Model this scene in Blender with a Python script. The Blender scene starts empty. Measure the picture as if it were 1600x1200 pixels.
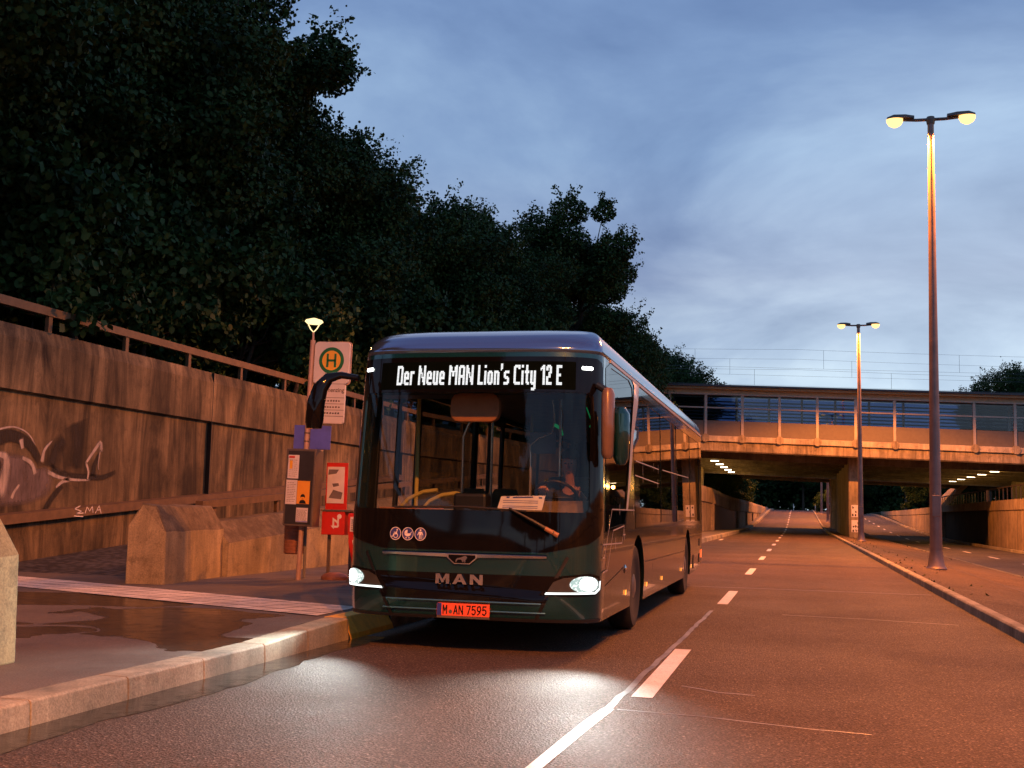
import bpy, bmesh, math, random
import numpy as np
from mathutils import Vector, Matrix
D = bpy.data
S = bpy.context.scene
C = S.collection
R = math.radians
PI = math.pi

# ------------------------------------------------------------------ camera
cd = D.cameras.new("camera"); cam = D.objects.new("camera", cd); C.objects.link(cam); S.camera = cam
cd.sensor_width = 36.0; cd.lens = 40.5; cd.clip_end = 3000; cd.clip_start = .05
yaw, pitch, roll = R(14.0), R(6.25), math.atan(.0236)
F_ = Vector((-math.sin(yaw)*math.cos(pitch), math.cos(yaw)*math.cos(pitch), math.sin(pitch)))
R0 = Vector((math.cos(yaw), math.sin(yaw), 0)); U0 = R0.cross(F_)
Rv = R0*math.cos(roll)+U0*math.sin(roll); Uv = -R0*math.sin(roll)+U0*math.cos(roll)
m = Matrix((Rv, Uv, -F_)).transposed().to_4x4(); m.translation = (0, 0, 1.27)
cam.matrix_world = m

# ------------------------------------------------------------------ render, world, sun
S.view_settings.view_transform = 'Standard'; S.view_settings.look = 'None'
S.view_settings.exposure = 0; S.view_settings.gamma = 1; S.view_settings.use_curve_mapping = False
S.cycles.max_bounces = 6; S.cycles.diffuse_bounces = 3; S.cycles.glossy_bounces = 4
S.cycles.transmission_bounces = 4; S.cycles.transparent_max_bounces = 24
S.cycles.use_denoising = True; S.cycles.caustics_reflective = False; S.cycles.caustics_refractive = False
S.cycles.sample_clamp_indirect = 6

SKY = 1.27
w = D.worlds.new("World"); S.world = w; w.use_nodes = True
nt = w.node_tree; nt.nodes.clear()
def WN(t, **k):
    n = nt.nodes.new(t)
    for a, b in k.items(): setattr(n, a, b)
    return n
def WM(op, a, b=None, c=None):
    n = nt.nodes.new("ShaderNodeMath"); n.operation = op
    for i, v in enumerate((a, b, c)):
        if v is None: continue
        if isinstance(v, (int, float)): n.inputs[i].default_value = v
        else: nt.links.new(v, n.inputs[i])
    return n.outputs[0]
out = WN("ShaderNodeOutputWorld"); bg = WN("ShaderNodeBackground")
tc = WN("ShaderNodeTexCoord"); sep = WN("ShaderNodeSeparateXYZ"); nt.links.new(tc.outputs["Generated"], sep.inputs[0])
zz = WM('MAXIMUM', sep.outputs[2], 0.0)
ramp = WN("ShaderNodeValToRGB"); nt.links.new(zz, ramp.inputs[0])
cr = ramp.color_ramp
cr.elements[0].position = 0.0; cr.elements[0].color = (.36, .46, .56, 1)
cr.elements[1].position = 1.0; cr.elements[1].color = (.09, .14, .28, 1)
for p, c_ in ((.10, (.35, .46, .59, 1)), (.145, (.29, .385, .53, 1)), (.20, (.205, .275, .43, 1)), (.30, (.195, .30, .485, 1)), (.42, (.155, .25, .44, 1)), (.6, (.12, .20, .38, 1))):
    e = cr.elements.new(p); e.color = c_
den = WM('ADD', zz, .22)
cx_ = WM('DIVIDE', sep.outputs[0], den); cy_ = WM('DIVIDE', sep.outputs[1], den)
comb = WN("ShaderNodeCombineXYZ"); nt.links.new(cx_, comb.inputs[0]); nt.links.new(cy_, comb.inputs[1])
no = WN("ShaderNodeTexNoise"); nt.links.new(comb.outputs[0], no.inputs["Vector"])
no.inputs["Scale"].default_value = 1.6; no.inputs["Detail"].default_value = 8; no.inputs["Roughness"].default_value = .56; no.inputs["Distortion"].default_value = .35
cl = WN("ShaderNodeValToRGB"); nt.links.new(no.outputs[0], cl.inputs[0])
cl.color_ramp.elements[0].position = .34; cl.color_ramp.elements[0].color = (.64, .68, .77, 1)
cl.color_ramp.elements[1].position = .68; cl.color_ramp.elements[1].color = (1.42, 1.34, 1.20, 1)
e = cl.color_ramp.elements.new(.5); e.color = (.95, .95, .97, 1)
mx = WN("ShaderNodeMix", data_type='RGBA', blend_type='MULTIPLY'); mx.inputs[0].default_value = .95
nt.links.new(ramp.outputs[0], mx.inputs[6]); nt.links.new(cl.outputs[0], mx.inputs[7])
# paler break in the cloud low above the bridge
dp = WN("ShaderNodeVectorMath", operation='DOT_PRODUCT'); nt.links.new(tc.outputs["Generated"], dp.inputs[0]); dp.inputs[1].default_value = Vector((.14, .975, .155)).normalized()
pr_ = WN("ShaderNodeValToRGB"); nt.links.new(WM('ADD', dp.outputs["Value"], WM('MULTIPLY', WM('SUBTRACT', no.outputs[0], .5), .03)), pr_.inputs[0])
pr_.color_ramp.elements[0].position = .965; pr_.color_ramp.elements[0].color = (0, 0, 0, 1); pr_.color_ramp.elements[1].position = 1.0; pr_.color_ramp.elements[1].color = (.15, .17, .16, 1)
a2 = WN("ShaderNodeMix", data_type='RGBA', blend_type='ADD'); a2.inputs[0].default_value = 1.0
nt.links.new(mx.outputs[2], a2.inputs[6]); nt.links.new(pr_.outputs[0], a2.inputs[7])
sk = WN("ShaderNodeTexSky", sky_type='NISHITA'); sk.sun_disc = False; sk.sun_elevation = R(-3); sk.sun_rotation = R(200)
ad = WN("ShaderNodeMix", data_type='RGBA', blend_type='ADD'); ad.inputs[0].default_value = .10
nt.links.new(a2.outputs[2], ad.inputs[6]); nt.links.new(sk.outputs[0], ad.inputs[7])
nt.links.new(ad.outputs[2], bg.inputs[0]); bg.inputs[1].default_value = SKY
nt.links.new(bg.outputs[0], out.inputs[0])
sl = D.lights.new("dusk_sun", 'SUN'); sl.energy = .04; sl.angle = R(25); sl.color = (1, .9, .8)
so = D.objects.new("dusk_sun", sl); C.objects.link(so); so.rotation_euler = (R(60), 0, R(200))

SODIUM = (1.0, .25, .028)
LAMP_W = 12200

# ------------------------------------------------------------------ materials
class NT:
    def __init__(s, name):
        s.m = D.materials.new(name); s.m.use_nodes = True; s.t = s.m.node_tree; s.t.nodes.clear()
        s.o = s.t.nodes.new("ShaderNodeOutputMaterial"); s.b = s.t.nodes.new("ShaderNodeBsdfPrincipled")
        s.t.links.new(s.b.outputs[0], s.o.inputs[0])
        s.g = s.t.nodes.new("ShaderNodeNewGeometry"); s.tc = s.t.nodes.new("ShaderNodeTexCoord")
    def link(s, a, b): s.t.links.new(a, b)
    def vec(s, scale=(1, 1, 1), obj=False):
        n = s.t.nodes.new("ShaderNodeMapping"); n.inputs["Scale"].default_value = scale
        s.link(s.tc.outputs["Object"] if obj else s.g.outputs["Position"], n.inputs[0]); return n.outputs[0]
    def noise(s, scale, detail=4, rough=.55, v=None, dist=0):
        n = s.t.nodes.new("ShaderNodeTexNoise"); n.inputs["Scale"].default_value = scale
        n.inputs["Detail"].default_value = detail; n.inputs["Roughness"].default_value = rough; n.inputs["Distortion"].default_value = dist
        s.link(v if v is not None else s.g.outputs["Position"], n.inputs["Vector"]); return n.outputs[0]
    def ramp(s, f, stops):
        n = s.t.nodes.new("ShaderNodeValToRGB"); s.link(f, n.inputs[0]); r = n.color_ramp
        for i, (p, c) in enumerate(stops):
            e = r.elements[i] if i < 2 else r.elements.new(p)
            e.position = p
            if isinstance(c, (int, float)): c = (c, c, c)
            e.color = (*c, 1)
        return n.outputs[0]
    def mix(s, f, a, b, mode='MIX'):
        n = s.t.nodes.new("ShaderNodeMix"); n.data_type = 'RGBA'; n.blend_type = mode
        for i, v in ((0, f), (6, a), (7, b)):
            if isinstance(v, (int, float)): n.inputs[i].default_value = v if i == 0 else (v, v, v, 1)
            elif isinstance(v, tuple): n.inputs[i].default_value = (*v, 1)
            else: s.link(v, n.inputs[i])
        return n.outputs[2]
    def math(s, op, a, b=0.0):
        n = s.t.nodes.new("ShaderNodeMath"); n.operation = op
        for i, v in ((0, a), (1, b)):
            if isinstance(v, (int, float)): n.inputs[i].default_value = v
            else: s.link(v, n.inputs[i])
        return n.outputs[0]
    def col(s, c):
        if isinstance(c, tuple): s.b.inputs["Base Color"].default_value = (*c, 1)
        else: s.link(c, s.b.inputs["Base Color"])
    def set(s, **k):
        for a, v in k.items():
            i = s.b.inputs[a.replace("_", " ")]
            if isinstance(v, (int, float)): i.default_value = v
            elif isinstance(v, tuple): i.default_value = (*v, 1)
            else: s.link(v, i)
    def bump(s, h, strength=.3, dist=.02):
        n = s.t.nodes.new("ShaderNodeBump"); n.inputs["Strength"].default_value = strength; n.inputs["Distance"].default_value = dist
        s.link(h, n.inputs["Height"]); s.link(n.outputs[0], s.b.inputs["Normal"])

def simple(name, c, rough=.5, metal=0.0, var=.25, scale=6, coat=0.0, spec=.5):
    n = NT(name)
    d = tuple(x*(1-var) for x in c); l = tuple(min(1, x*(1+var)) for x in c)
    n.col(n.ramp(n.noise(scale, 5, .6, n.vec(obj=True)), [(.3, d), (.7, l)]))
    n.set(Roughness=rough, Metallic=metal)
    n.b.inputs["Coat Weight"].default_value = coat; n.b.inputs["Coat Roughness"].default_value = .03
    n.b.inputs["Specular IOR Level"].default_value = spec
    return n.m
def emit(name, c, s):
    n = NT(name); n.t.nodes.remove(n.b); e = n.t.nodes.new("ShaderNodeEmission")
    e.inputs[0].default_value = (*c, 1); e.inputs[1].default_value = s; n.link(e.outputs[0], n.o.inputs[0]); return n.m
def glass(name, tint, rough=.01, ior=1.5):
    n = NT(name); n.t.nodes.remove(n.b)
    t = n.t.nodes.new("ShaderNodeBsdfTransparent"); t.inputs[0].default_value = (*tint, 1)
    g = n.t.nodes.new("ShaderNodeBsdfGlossy"); g.inputs["Roughness"].default_value = rough
    f = n.t.nodes.new("ShaderNodeFresnel"); f.inputs[0].default_value = ior
    # a thin pane: the same reflectance from either side
    n.link(n.math('ADD', ior, n.math('MULTIPLY', n.g.outputs["Backfacing"], 1/ior-ior)), f.inputs[0])
    x = n.t.nodes.new("ShaderNodeMixShader"); n.link(f.outputs[0], x.inputs[0]); n.link(t.outputs[0], x.inputs[1]); n.link(g.outputs[0], x.inputs[2])
    n.link(x.outputs[0], n.o.inputs[0]); return n.m

M = {}
# asphalt: grain, worn lanes, faint wet sheen
def asphalt(name, base, tint=(1, 1, 1), rlo=.42, rhi=.75):
    n = NT(name)
    fine = n.noise(60, 4, .8); big = n.noise(.35, 5, .6); mid = n.noise(9, 4, .65)
    vo = n.t.nodes.new("ShaderNodeTexVoronoi"); vo.inputs["Scale"].default_value = 70; n.link(n.g.outputs["Position"], vo.inputs["Vector"])
    g = n.ramp(fine, [(.34, base*.30), (.52, base), (.70, base*3.0)])
    g = n.mix(.75, g, n.ramp(vo.outputs["Color"], [(.1, .45), (.75, 1.1), (.97, 2.6)]), 'MULTIPLY')
    g = n.mix(1, g, n.ramp(big, [(.3, .86), (.7, 1.12)]), 'MULTIPLY')
    g = n.mix(1, g, n.ramp(mid, [(.3, .86), (.7, 1.10)]), 'MULTIPLY')
    lanes = n.noise(1.0, 3, .5, n.vec((1.1, .01, 1)))
    g = n.mix(1, g, n.ramp(lanes, [(.35, .90), (.65, 1.08)]), 'MULTIPLY')
    n.col(n.mix(1, g, tint, 'MULTIPLY'))
    n.set(Roughness=n.ramp(n.noise(.5, 4, .6), [(.3, rlo), (.7, rhi)]))
    n.b.inputs['Specular IOR Level'].default_value = .12
    n.bump(n.math('ADD', fine, vo.outputs["Distance"]), .8, .010)
    return n.m
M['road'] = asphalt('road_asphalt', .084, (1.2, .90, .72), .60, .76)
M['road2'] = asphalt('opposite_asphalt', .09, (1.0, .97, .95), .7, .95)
# sidewalk with the wet patch
n = NT('sidewalk_asphalt')
fine = n.noise(80, 3, .7); big = n.noise(.8, 5, .6)
g = n.mix(1, n.ramp(fine, [(.3, (.07, .06, .05)), (.55, (.14, .12, .10)), (.75, (.26, .23, .19))]), n.ramp(big, [(.3, .75), (.7, 1.2)]), 'MULTIPLY')
sx = n.t.nodes.new("ShaderNodeSeparateXYZ"); n.link(n.g.outputs["Position"], sx.inputs[0])
wob = n.noise(.9, 2.5, .5); wob2 = n.noise(.8, 2.5, .5, n.vec((1, 1.7, 1)))
px = n.math('ADD', sx.outputs[0], n.math('MULTIPLY', n.math('SUBTRACT', wob, .5), 2.6))
py = n.math('ADD', sx.outputs[1], n.math('MULTIPLY', n.math('SUBTRACT', wob2, .5), 2.2))
def ell(cx, cy, rx, ry):
    a = n.math('DIVIDE', n.math('SUBTRACT', px, cx), rx); b = n.math('DIVIDE', n.math('SUBTRACT', py, cy), ry)
    return n.math('ADD', n.math('MULTIPLY', a, a), n.math('MULTIPLY', b, b))
dmin = n.math('MINIMUM', n.math('MINIMUM', ell(-5.75, 9.75, .95, 1.05), ell(-7.6, 11.2, 1.6, .75)), n.math('MINIMUM', ell(-4.75, 9.1, .5, .9), ell(-6.6, 8.6, .45, .35)))
wet = n.ramp(dmin, [(.62, 1.0), (.98, .75), (1.06, 0.0)])
n.col(n.mix(wet, g, n.mix(1, g, .25, 'MULTIPLY')))
n.set(Roughness=n.mix(wet, n.ramp(n.noise(2, 4), [(.3, .55), (.7, .85)]), n.ramp(n.noise(6, 4), [(.35, .06), (.65, .2)])))
n.bump(n.math('MULTIPLY', fine, n.math('SUBTRACT', 1.0, n.math('MULTIPLY', wet, .8))), .45, .006)
M['sidewalk'] = n.m

def concrete(name, lo, hi, streak=1.0, tint=(1, .95, .88), stain=.35, top=0.0, blot=(.62, 1.2)):
    n = NT(name)
    st = n.noise(1, 6, .66, n.vec((1.5, 1.5, .30)), 1.2); st2 = n.noise(1, 6, .72, n.vec((4.5, 4.5, .28)), .8)
    bl = n.noise(.7, 6, .6); gr = n.noise(55, 3, .7)
    a = n.ramp(st, [(.32, lo), (.48, (lo+hi)*.42), (.72, hi)])
    if streak:
        a = n.mix(streak, a, n.ramp(st2, [(.34, stain), (.60, 1.15)]), 'MULTIPLY')
    a = n.mix(.9, a, n.ramp(bl, [(.3, blot[0]), (.68, blot[1])]), 'MULTIPLY')
    if top:   # weather grime lying on the upward faces
        sp = n.t.nodes.new("ShaderNodeSeparateXYZ"); n.link(n.g.outputs["True Normal"], sp.inputs[0])
        a = n.mix(n.math('MULTIPLY', n.ramp(sp.outputs[2], [(.15, 0.0), (.4, 1.0)]), n.ramp(n.noise(5, 5, .7), [(.3, top*.6), (.6, top)])), a, n.mix(1, a, (.34, .30, .26), 'MULTIPLY'))
    a = n.mix(.75, a, n.ramp(gr, [(.3, .6), (.7, 1.3)]), 'MULTIPLY')
    a = n.mix(1, a, n.ramp(n.noise(4.2, 6, .75), [(.30, .55), (.46, 1.0), (.75, 1.12)]), 'MULTIPLY')
    n.col(n.mix(1, a, tint, 'MULTIPLY')); n.set(Roughness=.86)
    n.bump(n.math('ADD', gr, n.math('MULTIPLY', bl, 1.5)), .35, .012)
    return n.m
M['wall'] = concrete('stained_concrete', .014, .33, .6, (1, .74, .40), .12, 0, (.22, 1.25))
M['wall_right'] = concrete('tunnel_concrete', .24, .50, .45, (1, .82, .56), .4)
M['block'] = concrete('cast_concrete', .30, .60, .22, (1, .82, .50), .30, 1.0, (.5, 1.2))
M['block_headlight_tint'] = concrete('headlight_tinted_concrete', .26, .50, .3, (1, .95, .52), .35, .5, (.5, 1.2))  # yellow tint stands in for headlight light on the left block
M['kerb'] = concrete('kerb_stone', .24, .48, .15, (1, .93, .68), .4, 0, (.5, 1.25))
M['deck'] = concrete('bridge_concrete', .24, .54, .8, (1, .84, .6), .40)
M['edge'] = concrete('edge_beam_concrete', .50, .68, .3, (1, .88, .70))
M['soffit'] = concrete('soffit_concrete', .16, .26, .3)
M['yellow_kerb'] = simple('yellow_kerb_paint', (.86, .50, .05), .6, 0, .18, 9)
M['median'] = asphalt('median_paving', .105, (1.2, .88, .62), .7, .9)
M['ground'] = simple('earth', (.035, .035, .02), .95, 0, .4, .6)
n = NT('cobbled_path'); vo = n.t.nodes.new("ShaderNodeTexVoronoi"); vo.inputs["Scale"].default_value = 8
n.link(n.g.outputs["Position"], vo.inputs["Vector"])
n.col(n.mix(1, n.ramp(vo.outputs["Distance"], [(.25, .10), (.6, .03)]), n.ramp(n.noise(1.2), [(.3, .6), (.7, 1.2)]), 'MULTIPLY'))
n.set(Roughness=.6); n.bump(n.math('SUBTRACT', 1.0, vo.outputs["Distance"]), .6, .02); M['path'] = n.m
# ribbed tactile slabs
n = NT('tactile_slabs'); wv = n.t.nodes.new("ShaderNodeTexWave"); wv.inputs["Scale"].default_value = 4.5; wv.bands_direction = 'Y'
n.link(n.tc.outputs["Object"], wv.inputs["Vector"])
br = n.t.nodes.new("ShaderNodeTexBrick"); br.inputs["Scale"].default_value = 1.0; br.offset = 0
br.inputs["Brick Width"].default_value = .3; br.inputs["Row Height"].default_value = .3; br.inputs["Mortar Size"].default_value = .012
br.inputs["Color1"].default_value = (.86, .83, .76, 1); br.inputs["Color2"].default_value = (.78, .75, .69, 1); br.inputs["Mortar"].default_value = (.06, .06, .06, 1)
n.link(n.tc.outputs["Object"], br.inputs["Vector"])
n.col(n.mix(1, n.mix(.8, br.outputs[0], n.ramp(wv.outputs[0], [(.2, .65), (.5, 1.0)]), 'MULTIPLY'), n.ramp(n.noise(3, 5), [(.3, .65), (.65, 1.1)]), 'MULTIPLY'))
n.set(Roughness=.7); n.bump(wv.outputs[0], .6, .006); M['tactile'] = n.m
n = NT('road_paint'); n.col(n.mix(1, n.ramp(n.noise(60, 3, .7), [(.28, .25), (.45, .8)]), n.ramp(n.noise(4, 4), [(.3, .8), (.7, 1.05)]), 'MULTIPLY')); n.set(Roughness=.6); M['paint'] = n.m
n = NT('glare_seam'); n.col(n.ramp(n.noise(5, 5, .7, n.vec((1, .25, 1))), [(.35, .16), (.6, .62)])); n.set(Roughness=.45); M['seam'] = n.m
n = NT('faint_seam'); n.col(n.ramp(n.noise(3, 5, .7), [(.35, .07), (.65, .26)])); n.set(Roughness=.4); M['seam_faint'] = n.m
n = NT('gutter_wet'); n.col((.012, .012, .012)); n.set(Roughness=n.ramp(n.noise(9, 4), [(.35, .04), (.65, .22)])); n.bump(n.noise(40, 3), .25, .006); M['water'] = n.m
# bus
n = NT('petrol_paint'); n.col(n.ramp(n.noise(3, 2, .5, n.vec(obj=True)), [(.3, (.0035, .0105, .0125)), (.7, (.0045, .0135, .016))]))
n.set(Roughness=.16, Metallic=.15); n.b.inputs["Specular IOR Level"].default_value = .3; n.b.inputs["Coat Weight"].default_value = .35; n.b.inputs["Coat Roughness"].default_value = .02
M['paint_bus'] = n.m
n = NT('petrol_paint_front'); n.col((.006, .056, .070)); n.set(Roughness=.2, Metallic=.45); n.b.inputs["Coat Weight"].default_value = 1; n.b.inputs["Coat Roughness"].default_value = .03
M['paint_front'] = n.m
n = NT('roof_sky_tint'); n.col((.15, .25, .42)); n.set(Roughness=.13, Metallic=.85); M['paint_roof_sky_tint'] = n.m  # bluer than the body, with the reflected sky put into the colour
M['black_gloss'] = simple('black_gloss', (.004, .004, .005), .05, 0, .2, 4, spec=.3)
M['black_matt'] = simple('black_plastic', (.008, .008, .009), .5, 0, .2, 9)
M['mirror_p'] = simple('mirror_plastic', (.16, .10, .07), .35, 0, .15, 8, coat=.4)
M['rubber'] = simple('rubber', (.012, .012, .012), .75, 0, .3, 20)
M['chrome'] = simple('chrome', (.75, .75, .76), .12, 1.0, .05)
M['silver'] = simple('silver_stripe', (.50, .46, .44), .35, .35, .06)
M['decal'] = simple('pale_decal', (.46, .40, .36), .4, 0, .1)
M['wscreen'] = glass('windscreen_glass', (.82, .86, .82))
M['side_dark'] = glass('tinted_glass', (.10, .12, .12), .008, 1.75)
M['side_clear'] = glass('door_glass', (.85, .86, .83))
M['side_tint'] = glass('smoked_glass', (.20, .22, .19))
M['rim'] = simple('steel_rim', (.22, .22, .23), .35, .8, .15, 12)
M['hl'] = emit('headlight_glow', (.93, 1, .97), 30)
n = NT('headlight_reflector_glow'); n.t.nodes.remove(n.b); e_ = n.t.nodes.new('ShaderNodeEmission'); vo = n.t.nodes.new('ShaderNodeTexVoronoi'); vo.inputs['Scale'].default_value = 45  # emission in place of lamp light caught by the reflector
n.link(n.tc.outputs['Object'], vo.inputs['Vector']); n.link(n.ramp(vo.outputs['Distance'], [(.1, (1, 1, .97)), (.6, (.35, .45, .42))]), e_.inputs[0]); e_.inputs[1].default_value = 1.5; n.link(e_.outputs[0], n.o.inputs[0]); M['hl_refl'] = n.m
M['hl_soft'] = emit('light_strip_glow', (.93, 1, .97), 2)
M['lens'] = simple('lamp_housing', (.10, .11, .11), .2, .6, .2)
M['strip'] = simple('petrol_highlight', (.10, .27, .32), .25, .7, .1, coat=.5)  # brighter petrol for the bumper lines, highlights put into the colour
M['marker'] = emit('marker_glow', (.98, 1, .95), 14)
M['amber'] = emit('amber_glow', (1, .32, .05), 2.2)
M['red_glow'] = emit('tail_glow', (1, .12, .03), 3)
M['led'] = emit('led_white', (1, 1, 1), 1.15)
M['panel'] = simple('display_board', (.0015, .004, .0035), .8, 0, .2, spec=.02)
M['plate'] = simple('plate_orange', (.85, .13, .06), .4, 0, .06)
M['eu'] = simple('plate_blue', (.03, .05, .30), .4)
M['ink'] = simple('black_ink', (.006, .006, .006), .5)
M['icon_blue'] = simple('icon_blue', (.03, .04, .24), .35)
M['white'] = simple('white_print', (.78, .74, .72), .45, 0, .06)
M['paper'] = simple('paper', (.72, .70, .72), .8, 0, .1)
M['inner'] = simple('interior_grey', (.11, .095, .07), .7, 0, .3, 5)
M['dash'] = simple('dashboard', (.15, .11, .075), .6, 0, .3, 7)
M['visor'] = simple('brown_visor', (.30, .14, .07), .45, 0, .15)
M['rail_y'] = simple('yellow_rail', (.42, .36, .10), .3, 0, .12)
M['rail_s'] = simple('steel_rail', (.62, .55, .48), .25, .8, .1)
M['green'] = emit('green_grip_glow', (.03, .75, .24), .16)
M['ceil_glow'] = emit('ceiling_lamp_glow', (1, .85, .7), 7)
M['skin'] = simple('skin', (.48, .25, .18), .5, 0, .12)
M['jacket'] = simple('dark_jacket', (.012, .012, .016), .85)
M['hair'] = simple('dark_hair', (.02, .013, .01), .6)
# stop and street furniture
M['pole_o'] = simple('orange_brown_pole', (.50, .34, .26), .45, .1, .15)
M['sign_w'] = simple('sign_white', (.70, .66, .62), .45, 0, .05)
M['sign_g'] = simple('sign_green', (.015, .16, .05), .45)
M['sign_y'] = simple('sign_yellow', (.85, .45, .04), .45, 0, .05)
M['sign_t'] = simple('sign_text', (.08, .045, .03), .5)
M['frame'] = simple('case_frame', (.16, .13, .11), .45, .4, .2)
M['case_b'] = simple('case_backing', (.028, .028, .032), .45, 0, .2)
M['blue_p'] = simple('violet_blue_panel', (.10, .13, .62), .5, 0, .1)
M['poster_o'] = simple('orange_poster', (.85, .38, .04), .6, 0, .06)
M['red_box'] = simple('red_box', (.60, .03, .02), .4, 0, .15)
M['bin'] = simple('brown_bin', (.30, .13, .08), .5, .2, .25, 10)
M['steel'] = simple('galvanised', (.30, .29, .28), .45, .6, .2)
M['lamp_pole'] = simple('weathered_pole', (.20, .155, .15), .42, .35, .2, 3)
M['lamp_head'] = simple('lamp_head', (.12, .11, .10), .5, .3)
M['sodium'] = emit('sodium_glow', (1, .52, .16), 3.0)
M['stop_glow'] = emit('stop_lamp_glow', (1, .72, .34), 1.9)
M['tube_glow'] = emit('tunnel_lamp_glow', (1, .80, .52), 9)
M['rail_b'] = simple('painted_rail', (.13, .082, .042), .6, .1, .25)
M['rail_d'] = simple('dark_railing', (.05, .045, .04), .6, .2)
M['post_o'] = simple('barrier_post', (.42, .38, .34), .5, .2, .12)
M['panel_o'] = simple('barrier_panel', (.15, .13, .11), .6, .1, .10)
M['bglass'] = glass('barrier_glass', (.82, .85, .88))
M['slat'] = simple('louvre_grey', (.17, .22, .36), .5, .2, .2)
M['back_b'] = glass('louvre_glass', (.20, .27, .42))
M['slat_post'] = simple('pale_post', (.75, .78, .85), .5)
M['roof_d'] = simple('roof_sheet', (.06, .065, .08), .5, .3)
M['roof_y'] = simple('canopy_soffit', (.40, .36, .24), .6, 0, .15)
M['graf_w'] = simple('graffiti_white', (.50, .47, .45), .7, 0, .3, 3)
M['graf_g'] = simple('graffiti_grey', (.17, .15, .16), .7, 0, .45, 3)
M['graf_b'] = simple('graffiti_black', (.018, .016, .016), .7, 0, .3, 3)
M['wire'] = simple('wire', (.10, .12, .16), .6)
n = NT('foliage')
cl1 = n.noise(.55, 4, .6); cl2 = n.noise(2.6, 3, .6)
a = n.ramp(cl1, [(.32, (.013, .034, .010)), (.5, (.025, .062, .017)), (.70, (.058, .098, .028))])
n.col(n.mix(.8, a, n.ramp(cl2, [(.3, .55), (.7, 1.35)]), 'MULTIPLY')); n.set(Roughness=.55)
n.b.inputs["Specular IOR Level"].default_value = .15
M['leaf'] = n.m
M['bark'] = simple('bark', (.05, .04, .03), .9, 0, .4, 4)
M['weed'] = simple('weeds', (.07, .075, .025), .9, 0, .4, 5)

# ------------------------------------------------------------------ mesh helpers
class MB:
    def __init__(s): s.bm = bmesh.new()
    def face(s, pts):
        try: return s.bm.faces.new([s.bm.verts.new(p) for p in pts])
        except ValueError: return None
    def box(s, x0, x1, y0, y1, z0, z1, rz=0, piv=None):
        v = [Vector((x, y, z)) for z in (z0, z1) for y in (y0, y1) for x in (x0, x1)]
        if rz:
            p = Vector(piv or ((x0+x1)/2, (y0+y1)/2, 0)); Q = Matrix.Rotation(rz, 3, 'Z')
            v = [Q @ (a-p)+p for a in v]
        v = [s.bm.verts.new(a) for a in v]
        for f in ((0, 2, 3, 1), (4, 5, 7, 6), (0, 1, 5, 4), (2, 6, 7, 3), (0, 4, 6, 2), (1, 3, 7, 5)): s.bm.faces.new([v[i] for i in f])
        return s
    def tube(s, pts, r, n=10, cap=True):
        pts = [Vector(p) for p in pts]; k = len(pts)
        rs = r if isinstance(r, (list, tuple)) else [r]*k
        rings = []; ref = None
        for i, p in enumerate(pts):
            d = (pts[min(i+1, k-1)]-pts[max(i-1, 0)]).normalized()
            if ref is None: ref = Vector((0, 0, 1)) if abs(d.z) < .9 else Vector((1, 0, 0))
            a = (ref-d*ref.dot(d)).normalized(); ref = a; b = d.cross(a)
            rings.append([s.bm.verts.new(p+(a*math.cos(t)+b*math.sin(t))*rs[i]) for t in [2*PI*j/n for j in range(n)]])
        for i in range(k-1):
            for j in range(n): s.bm.faces.new((rings[i][j], rings[i][(j+1) % n], rings[i+1][(j+1) % n], rings[i+1][j]))
        if cap:
            s.bm.faces.new(rings[0][::-1]); s.bm.faces.new(rings[-1])
        return s
    def lathe(s, prof, n=24, c=(0, 0, 0), axis='Z'):
        rings = []
        for r, z in prof:
            ring = []
            for j in range(n):
                t = 2*PI*j/n; a, b = r*math.cos(t), r*math.sin(t)
                p = (a, b, z) if axis == 'Z' else ((z, a, b) if axis == 'X' else (a, z, b))
                ring.append(s.bm.verts.new(Vector(p)+Vector(c)))
            rings.append(ring)
        for i in range(len(rings)-1):
            for j in range(n): s.bm.faces.new((rings[i][j], rings[i][(j+1) % n], rings[i+1][(j+1) % n], rings[i+1][j]))
        s.bm.faces.new(rings[0][::-1]); s.bm.faces.new(rings[-1])
        return s
    def prism(s, poly, f0, f1):
        a = [s.bm.verts.new(f0(*p)) for p in poly]; b = [s.bm.verts.new(f1(*p)) for p in poly]
        k = len(a)
        for i in range(k): s.bm.faces.new((a[i], a[(i+1) % k], b[(i+1) % k], b[i]))
        s.bm.faces.new(a[::-1]); s.bm.faces.new(b)
        return s
    def loft(s, rings, closed=True, caps=True):
        rr = [[s.bm.verts.new(p) for p in ring] for ring in rings]; n = len(rr[0])
        for i in range(len(rr)-1):
            for j in range(n if closed else n-1):
                s.bm.faces.new((rr[i][j], rr[i][(j+1) % n], rr[i+1][(j+1) % n], rr[i+1][j]))
        if caps and closed: s.bm.faces.new(rr[0][::-1]); s.bm.faces.new(rr[-1])
        return s
    def build(s, name, mat, parent=None, smooth=False, bevel=0, loc=None, recalc=True):
        if recalc: bmesh.ops.recalc_face_normals(s.bm, faces=s.bm.faces[:])
        me = D.meshes.new(name); s.bm.to_mesh(me); s.bm.free()
        if isinstance(mat, str): mat = M[mat]
        me.materials.append(mat)
        return link(name, me, parent, smooth, bevel, loc)
def link(name, me, parent=None, smooth=False, bevel=0, loc=None):
    o = D.objects.new(name, me); C.objects.link(o)
    if smooth:
        me.polygons.foreach_set("use_smooth", [True]*len(me.polygons))
    if smooth == 'auto':
        try: me.set_sharp_from_angle(angle=R(35))
        except Exception: pass
    if bevel:
        b = o.modifiers.new("bevel", 'BEVEL'); b.width = bevel; b.segments = 2; b.limit_method = 'ANGLE'; b.angle_limit = R(40)
    if parent: o.parent = parent
    if loc: o.location = loc
    return o
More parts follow.
